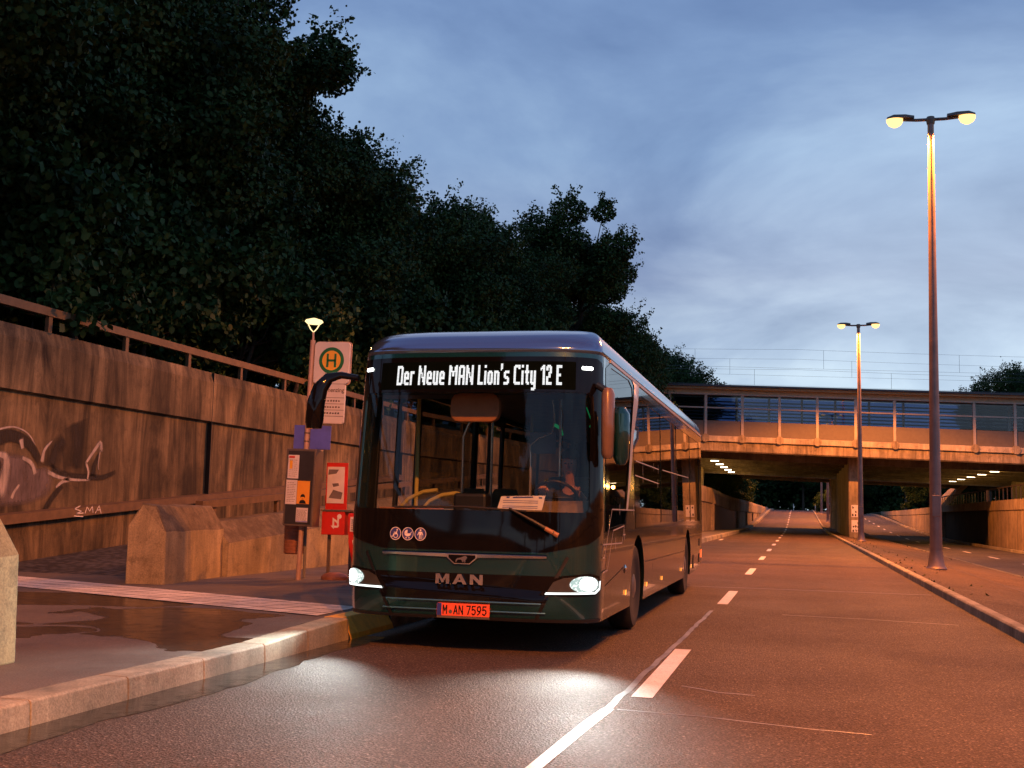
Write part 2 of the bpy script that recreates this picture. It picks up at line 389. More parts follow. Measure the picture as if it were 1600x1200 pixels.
def tag(o, label=None, cat=None, group=None, kind=None):
    if label: o['label'] = label
    if cat: o['category'] = cat
    if group: o['group'] = group
    if kind: o['kind'] = kind
    return o
def thing(name, loc, label, cat, group=None, rz=0):
    o = D.objects.new(name, None); C.objects.link(o); o.location = loc; o.rotation_euler = (0, 0, rz); o.empty_display_size = .2
    return tag(o, label, cat, group)
def copy_tree(o, parent=None):
    c = o.copy(); C.objects.link(c)
    if parent: c.parent = parent
    for ch in list(o.children): copy_tree(ch, c)
    return c
def point(name, loc, watts, color, radius=.1, parent=None):
    l = D.lights.new(name, 'POINT'); l.energy = watts; l.color = color; l.shadow_soft_size = radius
    o = D.objects.new(name, l); C.objects.link(o); o.location = loc
    if parent: o.parent = parent
    return o
def text_bm(txt, size, depth=.002, off=0.0, align='CENTER', sx=1.0, space=1.0):
    cu = D.curves.new("t", 'FONT'); cu.body = txt; cu.size = size; cu.extrude = depth/2; cu.offset = off
    cu.align_x = align; cu.align_y = 'CENTER'; cu.space_character = space
    o = D.objects.new("t", cu); C.objects.link(o)
    dg = bpy.context.evaluated_depsgraph_get(); dg.update()
    me = D.meshes.new_from_object(o.evaluated_get(dg))
    bm = bmesh.new(); bm.from_mesh(me)
    for v in bm.verts: v.co.x *= sx
    D.objects.remove(o); D.curves.remove(cu); D.meshes.remove(me)
    return bm
def map_bm(bm, f):
    for v in bm.verts: v.co = Vector(f(v.co.x, v.co.y, v.co.z))
    return bm
def from_bm(bm):
    b = MB(); b.bm.free(); b.bm = bm; return b
def strokes(lines, wd, f, mb=None, cap=True):
    """flat strokes: polylines in 2D laid on a surface by f(u, v)"""
    mb = mb or MB()
    for ln in lines:
        for (a, b) in zip(ln, ln[1:]):
            a = Vector(a); b = Vector(b); d = b-a
            if d.length < 1e-6: continue
            d.normalize(); q = Vector((-d.y, d.x))*wd/2
            e = d*wd*.35 if cap else d*0
            mb.face([f(*(a-e+q)), f(*(a-e-q)), f(*(b+e-q)), f(*(b+e+q))])
    return mb
def disc(mb, cx, cy, r, f, n=28, r0=0):
    ring = [(cx+r*math.cos(2*PI*i/n), cy+r*math.sin(2*PI*i/n)) for i in range(n)]
    if not r0: mb.face([f(*p) for p in ring])
    else:
        k = r0/r; inn = [(cx+(x-cx)*k, cy+(y-cy)*k) for x, y in ring]
        for i in range(n): mb.face([f(*ring[i]), f(*ring[(i+1) % n]), f(*inn[(i+1) % n]), f(*inn[i])])
    return mb
def arc(cx, cz, rx, rz, a0, a1, n=14): return [(cx+rx*math.cos(R(a0+(a1-a0)*i/n)), cz+rz*math.sin(R(a0+(a1-a0)*i/n))) for i in range(n+1)]
def sstep(a, b, x):
    t = min(1, max(0, (x-a)/(b-a))); return t*t*(3-2*t)

# ------------------------------------------------------------------ the setting
def zr(y): return 2.45*sstep(92, 214, y)
LW = [(-12, -60), (-12, 36), (-6.3, 76), (-5.05, 95), (-4.8, 112), (-4.95, 190), (-5.3, 214)]
RW = 12.5
def wl(y):
    for (xa, ya), (xb, yb) in zip(LW, LW[1:]):
        if y <= yb: return xa+(xb-xa)*max(0, (y-ya))/(yb-ya)
    return LW[-1][0]
def hl(y): return ht(y)-.14
def hr(y): return max(2.45-.1*sstep(60, 150, y), zr(y)-.4)
def ht(y): return 4.0-.8*sstep(58, 78, y)-.5*sstep(78, 96, y)+max(0, zr(y)+.45-2.7)
YS = [-300, -60, -30, -10, 0, 10, 20, 30, 36, 45, 55, 65, 74, 80, 84] + [88+4*i for i in range(35)] + [240, 260, 400, 800, 2500]
def struct(o): return tag(o, kind='structure')

rows = []
for y in YS:
    xl = wl(y); z = zr(y); c = z-.62
    flat = sstep(216, 225, y)
    a = hl(y)*(1-flat)+(z-.1)*flat; b = hr(y)*(1-flat)+(z-.4)*flat; c = c*(1-flat)+(z-.5)*flat
    xr = RW+max(0, 1.4*(y-118)/82)*(y < 216)
    rows.append([(-1500, y, 8), (-60, y, a+6), (xl-14, y, a+3), (xl-5, y, a+.9), (xl-.28, y, a), (xl-.27, y, c), (xl+2, y, c), (6, y, c), (xr+.27, y, c), (xr+.28, y, b), (xr+6, y, b+.3), (40, y, b+2), (1500, y, 8)])
struct(MB().loft(rows, closed=False).build('ground', 'ground'))
def sheet(name, mat, x0f, x1f, dz, y0, y1, step=4, nx=4):
    ys = []; y = y0
    while y < y1: ys.append(y); y += step
    ys.append(y1)
    rows = [[(x0f(y)+(x1f(y)-x0f(y))*i/nx, y, zr(y)+(dz(y, i/nx) if callable(dz) else dz)) for i in range(nx+1)] for y in ys]
    return struct(MB().loft(rows, closed=False).build(name, mat, smooth=True))
sheet('road', 'road', lambda y: -4.3, lambda y: 2.4, 0, -60, 420)
sheet('opposite_road', 'road2', lambda y: 6.1, lambda y: 12.2, -.45, -60, 420)
# median strip between the carriageways
sheet('median_strip', 'median', lambda y: 2.44, lambda y: 6.02, lambda y, t: .116-.36*t, -60, 420, nx=6)
def kerb_run(name, prof, ylist, mat, gap=.008):
    """kerb stones laid end to end along the road"""
    mb = MB()
    for a, b in zip(ylist, ylist[1:]):
        pa, pb = prof(a), prof(b)
        mb.loft([[(x, a+gap/2, z+zr(a)) for x, z in pa], [(x, b-gap/2, z+zr(b)) for x, z in pb]])
    core = MB()
    for a, b in zip(ylist, ylist[1:]):
        pa, pb = prof(a), prof(b)
        f = lambda p, y: [(sum(q[0] for q in p)/len(p)+(x-sum(q[0] for q in p)/len(p))*.93, y, z+zr(y)-(.008 if z > 0 else 0)) for x, z in p]
        core.loft([f(pa, a), f(pb, b)])
    struct(core.build('kerb_joint', 'ground'))
    return struct(mb.build(name, mat, bevel=.006))
def frange(a, b, s):
    r = []; 
    while a < b-1e-6: r.append(a); a += s
    return r+[b]
kerb_run('kerb', lambda y: [(2.30, -.1), (2.315, .105), (2.335, .125), (2.46, .125), (2.46, -.1)], frange(-20, 80, 1.0)+frange(84, 240, 4), 'kerb')
kerb_run('kerb', lambda y: [(6.0, -.60), (6.0, -.235), (6.12, -.24), (6.15, -.26), (6.16, -.60)], frange(-20, 80, 2.0)+frange(84, 240, 4), 'kerb')
kerb_run('kerb', lambda y: [(11.9, -.6), (11.9, -.30), (12.05, -.29), (12.2, -.29), (12.2, -.6)], frange(0, 80, 2.0)+frange(84, 216, 4), 'kerb')
def kz(y): return .145 if y < 8.6 else .145+.06*sstep(8.6, 10.4, y)
kerb_run('kerb', lambda y: [(-4.18, -.05), (-4.192, kz(y)-.012), (-4.208, kz(y)), (-4.42, kz(y)), (-4.42, -.05)], [-20, -15, -10, -6]+[-4+.98*i for i in range(13)]+[8.75, 9.6, 10.55], 'kerb')
kerb_run('kerb', lambda y: [(-4.14, -.05), (-4.17, .05), (-4.27, .205), (-4.45, .205), (-4.45, -.05)], [10.555, 10.75, 11.75], 'yellow_kerb', .006)
kerb_run('kerb', lambda y: [(-4.18, -.05), (-4.2, .18), (-4.25, .205), (-4.45, .205), (-4.45, -.05)], frange(11.76, 34, 1.0)+frange(35, 80, 1.5)+frange(84, 216, 4), 'kerb')
# sidewalk / bus platform
def swz(y, t): return (kz(y)-.004)+(.03 if y < 8 else 0)*0
def swx(y): return max(wl(y)+.02, -40)
sheet('sidewalk', 'sidewalk', swx, lambda y: -4.425, lambda y, t: kz(y)-.006, -60, 214, 1.0, 12)
# tactile strip across the platform
P = [Vector((-4.55, 10.62, 0)), Vector((-4.55, 11.72, 0)), Vector((-10.6, 14.1, 0)), Vector((-10.2, 12.75, 0))]
zt = .2055
mb = MB(); N_ = 24
for i in range(N_):
    a, b = i/N_, (i+1)/N_
    q = lambda t, u: (lambda p: (p.x, p.y, kz(p.y)+.0015))((P[0]*(1-t)+P[3]*t)*(1-u)+(P[1]*(1-t)+P[2]*t)*u)
    for k in range(3): mb.face([q(a, k/3), q(b, k/3), q(b, (k+1)/3), q(a, (k+1)/3)])
o = mb.build('tactile_paving', 'tactile'); struct(o)
o.data.transform(Matrix.Rotation(R(20), 4, 'Z')); o.rotation_euler = (0, 0, R(-20))
# ramp path between the parapet and the retaining wall
def rz_(y): return .13+.068*max(0, y-14.2)
rows = [[(x, y, rz_(y)+.02) for x in (-11.98, -10.4, -8.86)] for y in frange(13.6, 38, 1.2)]
struct(MB().loft(rows, closed=False).build('path', 'path'))
# painted lane markings
def quad_strip(mb, x0, x1, y0, y1, dz=.004, sk=0.0, seg=4.0):
    k = max(1, int((y1-y0)/seg))
    for i in range(k):
        a = y0+(y1-y0)*i/k; b = y0+(y1-y0)*(i+1)/k
        mb.face([(x0+sk*(a-y0), a, zr(a)+dz), (x1+sk*(a-y0), a, zr(a)+dz), (x1+sk*(b-y0), b, zr(b)+dz), (x0+sk*(b-y0), b, zr(b)+dz)])
mb = MB()
for k in range(-4, 24):
    y = 8.15+k*8.85
    if y < 7: continue
    quad_strip(mb, -1.13, -.98, y, y+3.0)
struct(mb.build('lane_marking', 'paint'))
mb = MB()
for k in range(0, 26):
    y = 4+k*9.0
    quad_strip(mb, 9.0, 9.13, y, y+3.0, -.446)
quad_strip(mb, -3.95, -3.83, 60, 63)
struct(mb.build('lane_marking', 'paint'))
# construction joints; the pale lane-edge joint has headlight reflection painted into it
mb = MB()
xs = [(-1.33, 3.0), (-1.30, 5.0), (-1.262, 6.2), (-1.235, 7.0), (-1.20, 7.6)]
for (xa, ya), (xb, yb) in zip(xs, xs[1:]):
    wv_ = .040
    mb.face([(xa-wv_, ya, .003), (xa+wv_, ya, .003), (xb+wv_, yb, .003), (xb-wv_, yb, .003)])
struct(mb.build('road_seam', 'seam'))
mb = MB()
random.seed(4)
def wander(pts, wd, mb, dz=.0025):
    pts = [Vector((x, y, 0)) for x, y in pts]; out_ = []
    for a, b in zip(pts, pts[1:]):
        k = max(2, int((b-a).length/.25))
        for i in range(k): out_.append(a+(b-a)*i/k+Vector((random.uniform(-.01, .01), random.uniform(-.012, .012), 0)))
    out_.append(pts[-1])
    for a, b in zip(out_, out_[1:]):
        d = (b-a).normalized(); q = Vector((-d.y, d.x, 0))*wd/2
        mb.face([(a+q)+Vector((0, 0, dz)), (a-q)+Vector((0, 0, dz)), (b-q)+Vector((0, 0, dz)), (b+q)+Vector((0, 0, dz))])
wander([(-1.20, 7.6), (-1.19, 9.5), (-1.16, 12), (-1.12, 15.8)], .05, mb)
wander([(-1.15, 7.62), (-.6, 7.55), (.1, 7.35), (.42, 7.3)], .022, mb)
wander([(-.85, 8.8), (-.55, 8.6), (-.3, 8.55)], .025, mb)
wander([(-.2, 15.6), (.8, 15.5), (1.9, 15.2)], .03, mb)
wander([(-2.2, 21), (0, 21), (2.2, 21)], .05, mb)
struct(mb.build('road_seam', 'seam_faint'))
# wet gutter along the kerb
mb = MB(); random.seed(3)
ys = frange(-6, 10.9, .22); prev = None
for y in ys:
    xw = -3.86+random.uniform(-.03, .03)+.05*math.sin(y*1.9)-.10*sstep(8.5, 10.9, y)
    cur = [(-4.176, y, .0035), (xw, y, .0035)]
    if prev: mb.face([prev[0], prev[1], cur[1], cur[0]])
    prev = cur
struct(mb.build('gutter_water', 'water'))
# joints between the median's paving slabs
mb = MB(); random.seed(13)
for i in range(18):
    y = 9+3.4*i+random.uniform(-.5, .5); y2 = y+random.uniform(-.15, .15); h = .011
    za, zb2 = .116+.003, .116-.36+.003
    mb.face([(2.47, y-h, za), (2.47, y+h, za), (6.0, y2+h, zb2), (6.0, y2-h, zb2)])
mb.face([(4.20, 6, .116-.36*(1.76/3.58)+.003), (4.222, 6, .116-.36*(1.782/3.58)+.003), (4.222, 78, .116-.36*(1.782/3.58)+.003), (4.20, 78, .116-.36*(1.76/3.58)+.003)])
struct(mb.build('median_joint', 'ink'))
# weeds along the median
mb = MB(); random.seed(9)
for i in range(200):
    y = random.uniform(20, 80); x = random.choice([2.5, 2.52, 5.9, 3.3])+random.gauss(0, .12)
    x = min(5.95, max(2.48, x)); zb = .116-.36*(x-2.44)/3.58
    h = random.uniform(.01, .055); a = random.uniform(0, PI); dx, dy = math.cos(a)*.03, math.sin(a)*.03
    mb.face([(x-dx, y-dy, zb), (x+dx, y+dy, zb), (x+random.uniform(-.05, .05), y+random.uniform(-.05, .05), zb+h)])
tag(mb.build('weeds', 'weed', recalc=False), 'low dry weeds growing along the edges of the paved median', 'weeds', kind='stuff')

# ------------------------------------------------------------------ left retaining wall
def run_along(pts, prof, mb=None):
    """extrude a (d, z) profile along a polyline; d is towards the road; prof may depend on y"""
    mb = mb or MB(); rings = []
    for i, (x, y) in enumerate(pts):
        a = Vector(pts[max(i-1, 0)]); b = Vector(pts[min(i+1, len(pts)-1)]); d = (b-a).normalized()
        nrm = Vector((d.y, -d.x))
        rings.append([(x+nrm.x*dd, y+nrm.y*dd, z) for dd, z in prof(y)])
    return mb.loft(rings)
def sub(pts, step=3.0):
    r = []
    for (xa, ya), (xb, yb) in zip(pts, pts[1:]):
        k = max(1, int(math.hypot(xb-xa, yb-ya)/step))
        for i in range(k): r.append((xa+(xb-xa)*i/k, ya+(yb-ya)*i/k))
    return r+[pts[-1]]
rwall = thing('retaining_wall', (-12, 15, 0), 'long streaked brown concrete retaining wall with graffiti behind the bus stop', 'wall')
inv = Matrix.Translation((12, -15, 0))
def wpart(mb, name, mat, **k):
    o = mb.build(name, mat, rwall, **k); o.data.transform(inv); return o
LWs = sub(LW)
WPF = lambda y: [(-.3, -.6), (0, -.6), (0, max(-.5, ht(y)-1.06)), (.09, max(-.45, ht(y)-1.03)), (.09, ht(y)-.22), (.03, ht(y)), (-.3, ht(y))]
wpart(run_along([p for p in LWs if p[1] < 62], WPF), 'wall', 'wall')
wpart(run_along([[p for p in LWs if p[1] < 62][-1]]+[p for p in LWs if p[1] >= 62], WPF), 'wall', 'wall_right')
def lz(y): return 1.0+.0685*(y-15.2)
LP = [(-12, y) for y in frange(8, 34, 2)]
wpart(run_along(LP, lambda y: [(.004, lz(y)-.17), (.13, lz(y)-.16), (.13, lz(y)-.01), (.004, lz(y)+.01)]), 'ledge', 'rail_b')
for yv in (9.8, 21.85, 33.9):
    wpart(MB().box(-11.998, -11.904, yv, yv+.016, -.3, 3.99), 'joint', 'ink')
for yv in (60, 70, 82.5, 99, 112, 128, 146):
    x = wl(yv)
    pz = zr(yv)
    wpart(MB().box(x-.02, x+.16, yv-.25, yv+.25, pz-.2, max(pz+.1, ht(yv)-1.05)), 'pilaster', 'deck')
# dark opening under the bridge: its shade is a black band on the wall
wpart(run_along([(wl(y), y) for y in (84, 88, 92, 95, 97.5)], lambda y: [(-.05, zr(y)+.12), (.03, zr(y)+.12), (.03, ht(y)-1.07), (-.05, ht(y)-1.07)]), 'opening_shade', 'ink')
# spray-painted figure: soft-edged sprayed bands lying on the wall face
def spray_mat(name, c):
    n = NT(name); at = n.t.nodes.new("ShaderNodeAttribute"); at.attribute_name = 'spray'
    n.col(n.mix(1, c, n.ramp(n.noise(5, 5, .7, n.vec((1, 1, .3))), [(.3, .45), (.65, 1.15)]), 'MULTIPLY')); n.set(Roughness=.8)
    n.link(n.math('MULTIPLY', at.outputs["Fac"], n.ramp(n.noise(11, 4, .7, n.vec((1, 1, .25))), [(.25, .55), (.6, 1.0)])), n.b.inputs["Alpha"]); return n.m
M['spray_w'] = spray_mat('spray_white', (.50, .45, .42)); M['spray_g'] = spray_mat('spray_grey', (.15, .125, .135)); M['spray_b'] = spray_mat('spray_black', (.012, .011, .012))
def smooth_path(p, k=5):
    p = [Vector(q) for q in p]; out_ = []
    for i in range(len(p)-1):
        a, b, c_, d = p[max(0, i-1)], p[i], p[i+1], p[min(len(p)-1, i+2)]
        for j in range(k):
            t = j/k; out_.append(.5*((2*b)+(c_-a)*t+(2*a-5*b+4*c_-d)*t*t+(3*b-a-3*c_+d)*t**3))
    return out_+[p[-1]]
class Spray:
    def __init__(s, d): s.mb = MB(); s.ly = s.mb.bm.verts.layers.float.new('spray'); s.d = d
    def v(s, p, a):
        v = s.mb.bm.verts.new((-12+s.d, p[0], p[1])); v[s.ly] = a; return v
    def band(s, path, w0, w1, core=.45, fade=True):
        p = smooth_path(path); k = len(p); rows = []
        for i, q in enumerate(p):
            d = (p[min(i+1, k-1)]-p[max(i-1, 0)]).normalized(); nn = Vector((-d.y, d.x)); t = i/(k-1); h = (w0+(w1-w0)*t)/2
            e = min(1, t*7+.15, (1-t)*7+.15) if fade else 1
            rows.append([s.v(q+nn*h, 0), s.v(q+nn*h*core, e), s.v(q-nn*h*core, e), s.v(q-nn*h, 0)])
        for a, b in zip(rows, rows[1:]):
            for j in range(3): s.mb.bm.faces.new((a[j], a[j+1], b[j+1], b[j]))
        return s
    def blob(s, path, soft=.75):
        p = [Vector(q) for q in path]; p = smooth_path(p+[p[0]])[:-1]; c = sum(p, Vector((0, 0)))/len(p); m0 = s.v(c, 1)
        a = [s.v(c+(q-c)*soft, 1) for q in p]; b = [s.v(q, 0) for q in p]; k = len(p)
        for i in range(k):
            s.mb.bm.faces.new((m0, a[i], a[(i+1) % k])); s.mb.bm.faces.new((a[i], b[i], b[(i+1) % k], a[(i+1) % k]))
        return s
g_ = Spray(.005).blob([(14.6, 1.95), (15.3, 2.0), (15.7, 2.0), (16.05, 1.95), (16.35, 1.78), (16.65, 1.8), (16.85, 1.6), (16.72, 1.32), (16.27, 1.18), (15.89, 1.14), (15.2, 1.1), (14.6, 1.1)])
wpart(g_.mb, 'graffiti', 'spray_g', recalc=False)
g_ = Spray(.008).band([(14.5, 1.9), (14.8, 2.1), (15.14, 2.14), (15.41, 2.2), (15.69, 2.25), (16.04, 2.18), (16.3, 2.0), (16.46, 1.78)], .34, .16, .7)
g_.band([(16.68, 1.8), (16.94, 1.70), (17.37, 1.66), (17.82, 1.67), (18.2, 1.68), (18.6, 1.80)], .20, .10).band([(16.72, 1.78), (16.80, 2.08), (17.05, 2.28)], .55, .30, .2)
g_.band([(17.90, 1.68), (17.93, 1.88), (18.05, 2.10)], .22, .08).band([(17.06, 1.52), (16.82, 1.32), (16.56, 1.02)], .14, .16).band([(14.4, 1.35), (15.1, 1.45), (15.38, 1.70), (15.40, 1.86)], .40, .12).band([(17.3, 2.6), (17.4, 2.2), (17.35, 1.8)], .9, .5, .1)
wpart(g_.mb, 'graffiti', 'spray_b', recalc=False)
g_ = Spray(.011).band([(14.8, 2.2), (15.13, 2.26), (15.41, 2.34), (15.69, 2.39), (15.96, 2.35), (16.14, 2.26), (16.28, 2.12)], .05, .03)
g_.band([(15.0, 1.92), (15.44, 1.94), (15.58, 1.88), (15.58, 1.66), (15.52, 1.44), (15.46, 1.30)], .07, .34).band([(15.95, 1.5), (15.83, 1.38), (15.77, 1.26)], .05, .10)
g_.band([(16.46, 1.86), (16.51, 2.07), (16.70, 2.24)], .13, .03).band([(16.86, 1.46), (17.04, 1.57), (17.24, 1.62)], .05, .12).band([(16.62, 1.72), (16.95, 1.64), (17.38, 1.61), (17.82, 1.62)], .10, .04)
g_.band([(17.64, 1.88), (17.80, 2.05), (18.05, 2.28), (18.09, 2.12)], .06, .14).band([(17.74, 1.62), (17.75, 1.77), (17.66, 1.92)], .06, .08).band([(18.06, 1.80), (18.03, 1.92), (18.07, 2.16)], .03, .05).band([(15.9, 2.22), (15.96, 2.05)], .14, .08).band([(15.95, 1.92), (16.2, 1.84), (16.32, 1.66)], .08, .12)
wpart(g_.mb, 'graffiti', 'spray_w', recalc=False)
mb = strokes([[(17.4, 1.17), (17.25, 1.12), (17.45, 1.08), (17.3, 1.04), (17.5, 1.05)], [(17.55, 1.05), (17.6, 1.16), (17.68, 1.08), (17.75, 1.17), (17.78, 1.06)], [(17.85, 1.05), (17.95, 1.18), (18.02, 1.05)], [(17.88, 1.10), (18.0, 1.11)], [(17.25, 1.0), (17.5, .99)]], .016, lambda y, z: (-11.866, y, z+.0))
wpart(mb, 'graffiti_tag', 'white')

rail = thing('railing', (-12, 15, 4.0), 'brown beam railing on posts along the top of the graffiti wall', 'railing')
def rpart(mb, name, mat, par=rail, org=(-12, 15, 4.0), **k):
    o = mb.build(name, mat, par, **k); o.data.transform(Matrix.Translation((-org[0], -org[1], -org[2]))); return o
rpart(run_along([(x, y) for x, y in LWs if -14 < y < 76], lambda y: [(-.16, ht(y)+.30), (-.06, ht(y)+.30), (-.06, ht(y)+.44), (-.16, ht(y)+.44)]), 'rail', 'rail_b')
for i in range(-8, 20):
    y = 16.57+2.28*i; x = wl(y)
    rpart(MB().box(x-.15, x-.08, y-.05, y+.05, ht(y)-.004, ht(y)+.30), 'post', 'rail_b')

# low parapet of the ramp with handrail
par = thing('parapet_wall', (-8.5, 15.7, .1), 'low sloping-topped concrete parapet behind the bus stop with metal handrail', 'wall')
porg = (-8.5, 15.7, .1)
def pz(y): return .99+.06*(y-15.7)
PP = [(-8.45, y) for y in frange(15.66, 33, 2)]
rpart(run_along(PP, lambda y: [(-.42, .0), (.30, .0), (.30, pz(y)-.30), (.02, pz(y)), (-.30, pz(y)), (-.42, pz(y)-.2)]), 'wall', 'block', par, porg)
rpart(run_along(PP, lambda y: [(-.28, pz(y)+.20), (-.16, pz(y)+.20), (-.16, pz(y)+.31), (-.28, pz(y)+.31)]), 'handrail', 'rail_b', par, porg)
for i in range(8):
    y = 16.1+2.2*i
    rpart(MB().box(-8.70, -8.64, y-.04, y+.04, pz(y)-.01, pz(y)+.20), 'post', 'rail_b', par, porg)

# wedge-topped concrete blocks
def block(loc, label, zr_=0, mat='block'):
    mb = MB(); prof = [(-.29, 0), (.29, 0), (.27, .74), (.08, 1.07), (-.14, 1.09), (-.29, .80)]
    k = 8; L_ = 2.05; rings = []
    random.seed(12)
    for i in range(k+1):
        y = -L_/2+L_*i/k
        q = .93 if i in (0, k) else 1.0; y -= (0 if i else -.0)
        rings.append([(x*q+random.uniform(-.008, .008), y+(.10 if i == 0 else -.06 if i == k else 0)*(z > .9), z+(random.uniform(-.012, .012) if z > .1 else 0)) for x, z in prof])
    mb.loft(rings)
    o = mb.build('concrete_block', mat, bevel=.02); o.location = loc; o.rotation_euler = (0, 0, zr_)
    return tag(o, label, 'concrete block', 'wedge-topped concrete blocks')
block((-8.40, 14.66, .15), 'wedge-topped concrete block lit orange, at the end of the low parapet', R(6.5))
block((-5.55, 6.08, .13), 'wedge-topped concrete block with yellow headlight glow painted into its colour, cut off by left photo edge', 0, 'block_headlight_tint')

# ------------------------------------------------------------------ right wall
rw2 = thing('tunnel_wall', (RW, 70, 0), 'orange lit concrete retaining wall on the far right beside the opposite road', 'wall')
def tp(mb, name, mat, **k):
    o = mb.build(name, mat, rw2, **k); o.data.transform(Matrix.Translation((-RW, -70, 0))); return o
def rt(y): return 2.62-.16*sstep(70, 150, y)
def rprof(y): return [(RW, -.8), (RW+.27, -.8), (RW+.27, rt(y)), (RW-.06, rt(y)), (RW-.06, rt(y)-.62), (RW, rt(y)-.66)]
def rrun(y0, y1, pf):
    return MB().loft([[(x, y, z) for x, z in pf(y)] for y in frange(y0, y1, 4)])
tp(rrun(-40, 84, rprof), 'wall', 'wall_right')
tp(rrun(110, 120, rprof), 'wall', 'wall_right')
def rx(y): return RW+1.4*(y-118)/82
tp(MB().loft([[(rx(y)+dx, y, z) for dx, z in ((0, -.8), (.27, -.8), (.27, max(rt(y), zr(y)+.1)), (-.06, max(rt(y), zr(y)+.1)), (-.06, max(rt(y)-.62, zr(y)-.4)), (0, max(rt(y)-.66, zr(y)-.45)))] for y in frange(120.02, 212, 4)]), 'wall', 'wall_right')
tp(rrun(84.02, 109.98, lambda y: [(RW-.06, rt(y)-.55), (RW+.27, rt(y)-.55), (RW+.27, rt(y)), (RW-.06, rt(y))]), 'beam', 'wall_right')
tp(MB().box(RW+2.2, RW+2.4, 83, 111, -.8, 2.0), 'recess_shade', 'ink')  # black backing, the shade inside put into its colour
gr = thing('guard_railing', (RW, 60, 2.6), 'dark baluster railing on top of the right hand tunnel wall', 'railing')
go_ = (RW, 60, 2.6)
rpart(MB().loft([[(RW+.08+a, y, rt(y)+.78+b) for a, b in ((0, 0), (.07, 0), (.07, .07), (0, .07))] for y in frange(50, 118, 4)]), 'rail', 'rail_d', gr, go_)
for i in range(46):
    y = 50+1.5*i
    rpart(MB().box(RW+.09, RW+.14, y, y+.05, rt(y)-.004, rt(y)+.78), 'post', 'rail_d', gr, go_)
# sloped embankment lining at the far end of the right wall
o = MB().loft([[(RW+.6, 113, 2.3), (RW+.6, 128, 2.3)], [(RW+5.5, 115, 7.2), (RW+5.5, 128, 7.2)], [(RW+8, 116, 7.4), (RW+8, 128, 7.4)]], closed=False).build('concrete_slope', 'deck')
struct(o)

# ------------------------------------------------------------------ bridge
BT = -.033  # deck falls gently to the right
def bz(x, z): return z+BT*(x-3)
brg = thing('bridge', (3.7, 78, 0), 'wide concrete bridge with glazed roofed walkway crossing over both roads', 'bridge')
borg = (3.7, 78, 0)
def bp(mb, name, mat, parent=brg, **k):
    for v in mb.bm.verts: v.co.z += BT*(v.co.x-3)
    o = mb.build(name, mat, parent, **k); o.data.transform(Matrix.Translation((-3.7, -78, 0))); return o
def slab(x0, x1, y0, y1, z0, z1): return MB().box(x0, x1, y0, y1, z0, z1)
bp(MB().loft([[(x, 78, 5.20), (x, 77.9, 5.28), (x, 77.9, 5.88), (x, 78.2, 5.95), (x, 106, 5.95), (x, 106, 5.5), (x, 79.2, 5.5)] for x in (-30, -10, 10, 36)]), 'deck', 'deck')
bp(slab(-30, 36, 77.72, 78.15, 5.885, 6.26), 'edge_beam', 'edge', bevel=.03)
for i in range(12):
    x = -7.2+2.41*i
    mb = MB().lathe([(.30, 77.70), (.30, 77.718)], 20, axis='Y', c=(x, 0, 6.18)) if False else MB()
for y in (83, 88.5, 94, 99.5, 105):
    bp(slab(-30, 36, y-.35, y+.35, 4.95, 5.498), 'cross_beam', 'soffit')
bp(slab(-30, 36, 109, 123, 5.1, 6.2), 'rear_deck', 'deck')
for y in (110, 121):
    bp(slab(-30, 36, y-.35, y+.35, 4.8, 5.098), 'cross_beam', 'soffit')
# piers on the median
def pier(x0, x1, y0, y1, zb, ztop, name='pier'):
    mb = MB().box(x0, x1, y0, y1, zb, ztop); o = mb.build(name, 'deck', brg, bevel=.04); o.data.transform(Matrix.Translation((-3.7, -78, 0)))
pier(3.30, 4.22, 80.6, 105, -.4, 5.6)
pier(3.1, 3.75, 114, 120, .2, 5.2)
pier(-16, -8.2, 80, 105, 0, 5.9, 'abutment'); pier(17.5, 26, 84, 105, 0, 5.3, 'abutment')
# glazed walkway wall on the deck
bar = D.objects.new('glazed_barrier', None); C.objects.link(bar); bar.parent = brg
fy = 77.95
for i in range(-5, 13):
    x = -3.56+2.41*i
    bp(slab(x-.085, x+.085, fy-.12, fy+.05, 6.15, 9.0), 'post', 'post_o', bar)
    bp(slab(x+.087, x+2.321, fy-.03, fy+.0, 6.262, 7.28), 'panel', 'panel_o', bar)
    bp(slab(x+.087, x+2.321, fy-.012, fy, 7.30, 8.92), 'pane', 'bglass', bar)
    mb = MB(); mb.lathe([(.27, -.03), (.27, .03)], 16, axis='Y', c=(x, 77.69, 6.10)); bp(mb, 'post_foot', 'deck', bar)
bp(slab(-30, 36, fy-.10, fy+.03, 8.10, 8.19), 'rail', 'post_o', bar)
bp(slab(-30, 36, fy-.16, fy+.10, 9.0, 9.10), 'top_rail', 'post_o', bar)
# canopy roof over the walkway
bp(slab(-34, 40, 77.1, 83.5, 9.50, 9.62), 'roof', 'roof_d')
bp(slab(-34, 40, 77.35, 83.3, 9.36, 9.498), 'roof_soffit', 'roof_y')
bp(slab(-30, 36, 77.80, 77.98, 9.102, 9.358), 'roof_beam', 'roof_y')
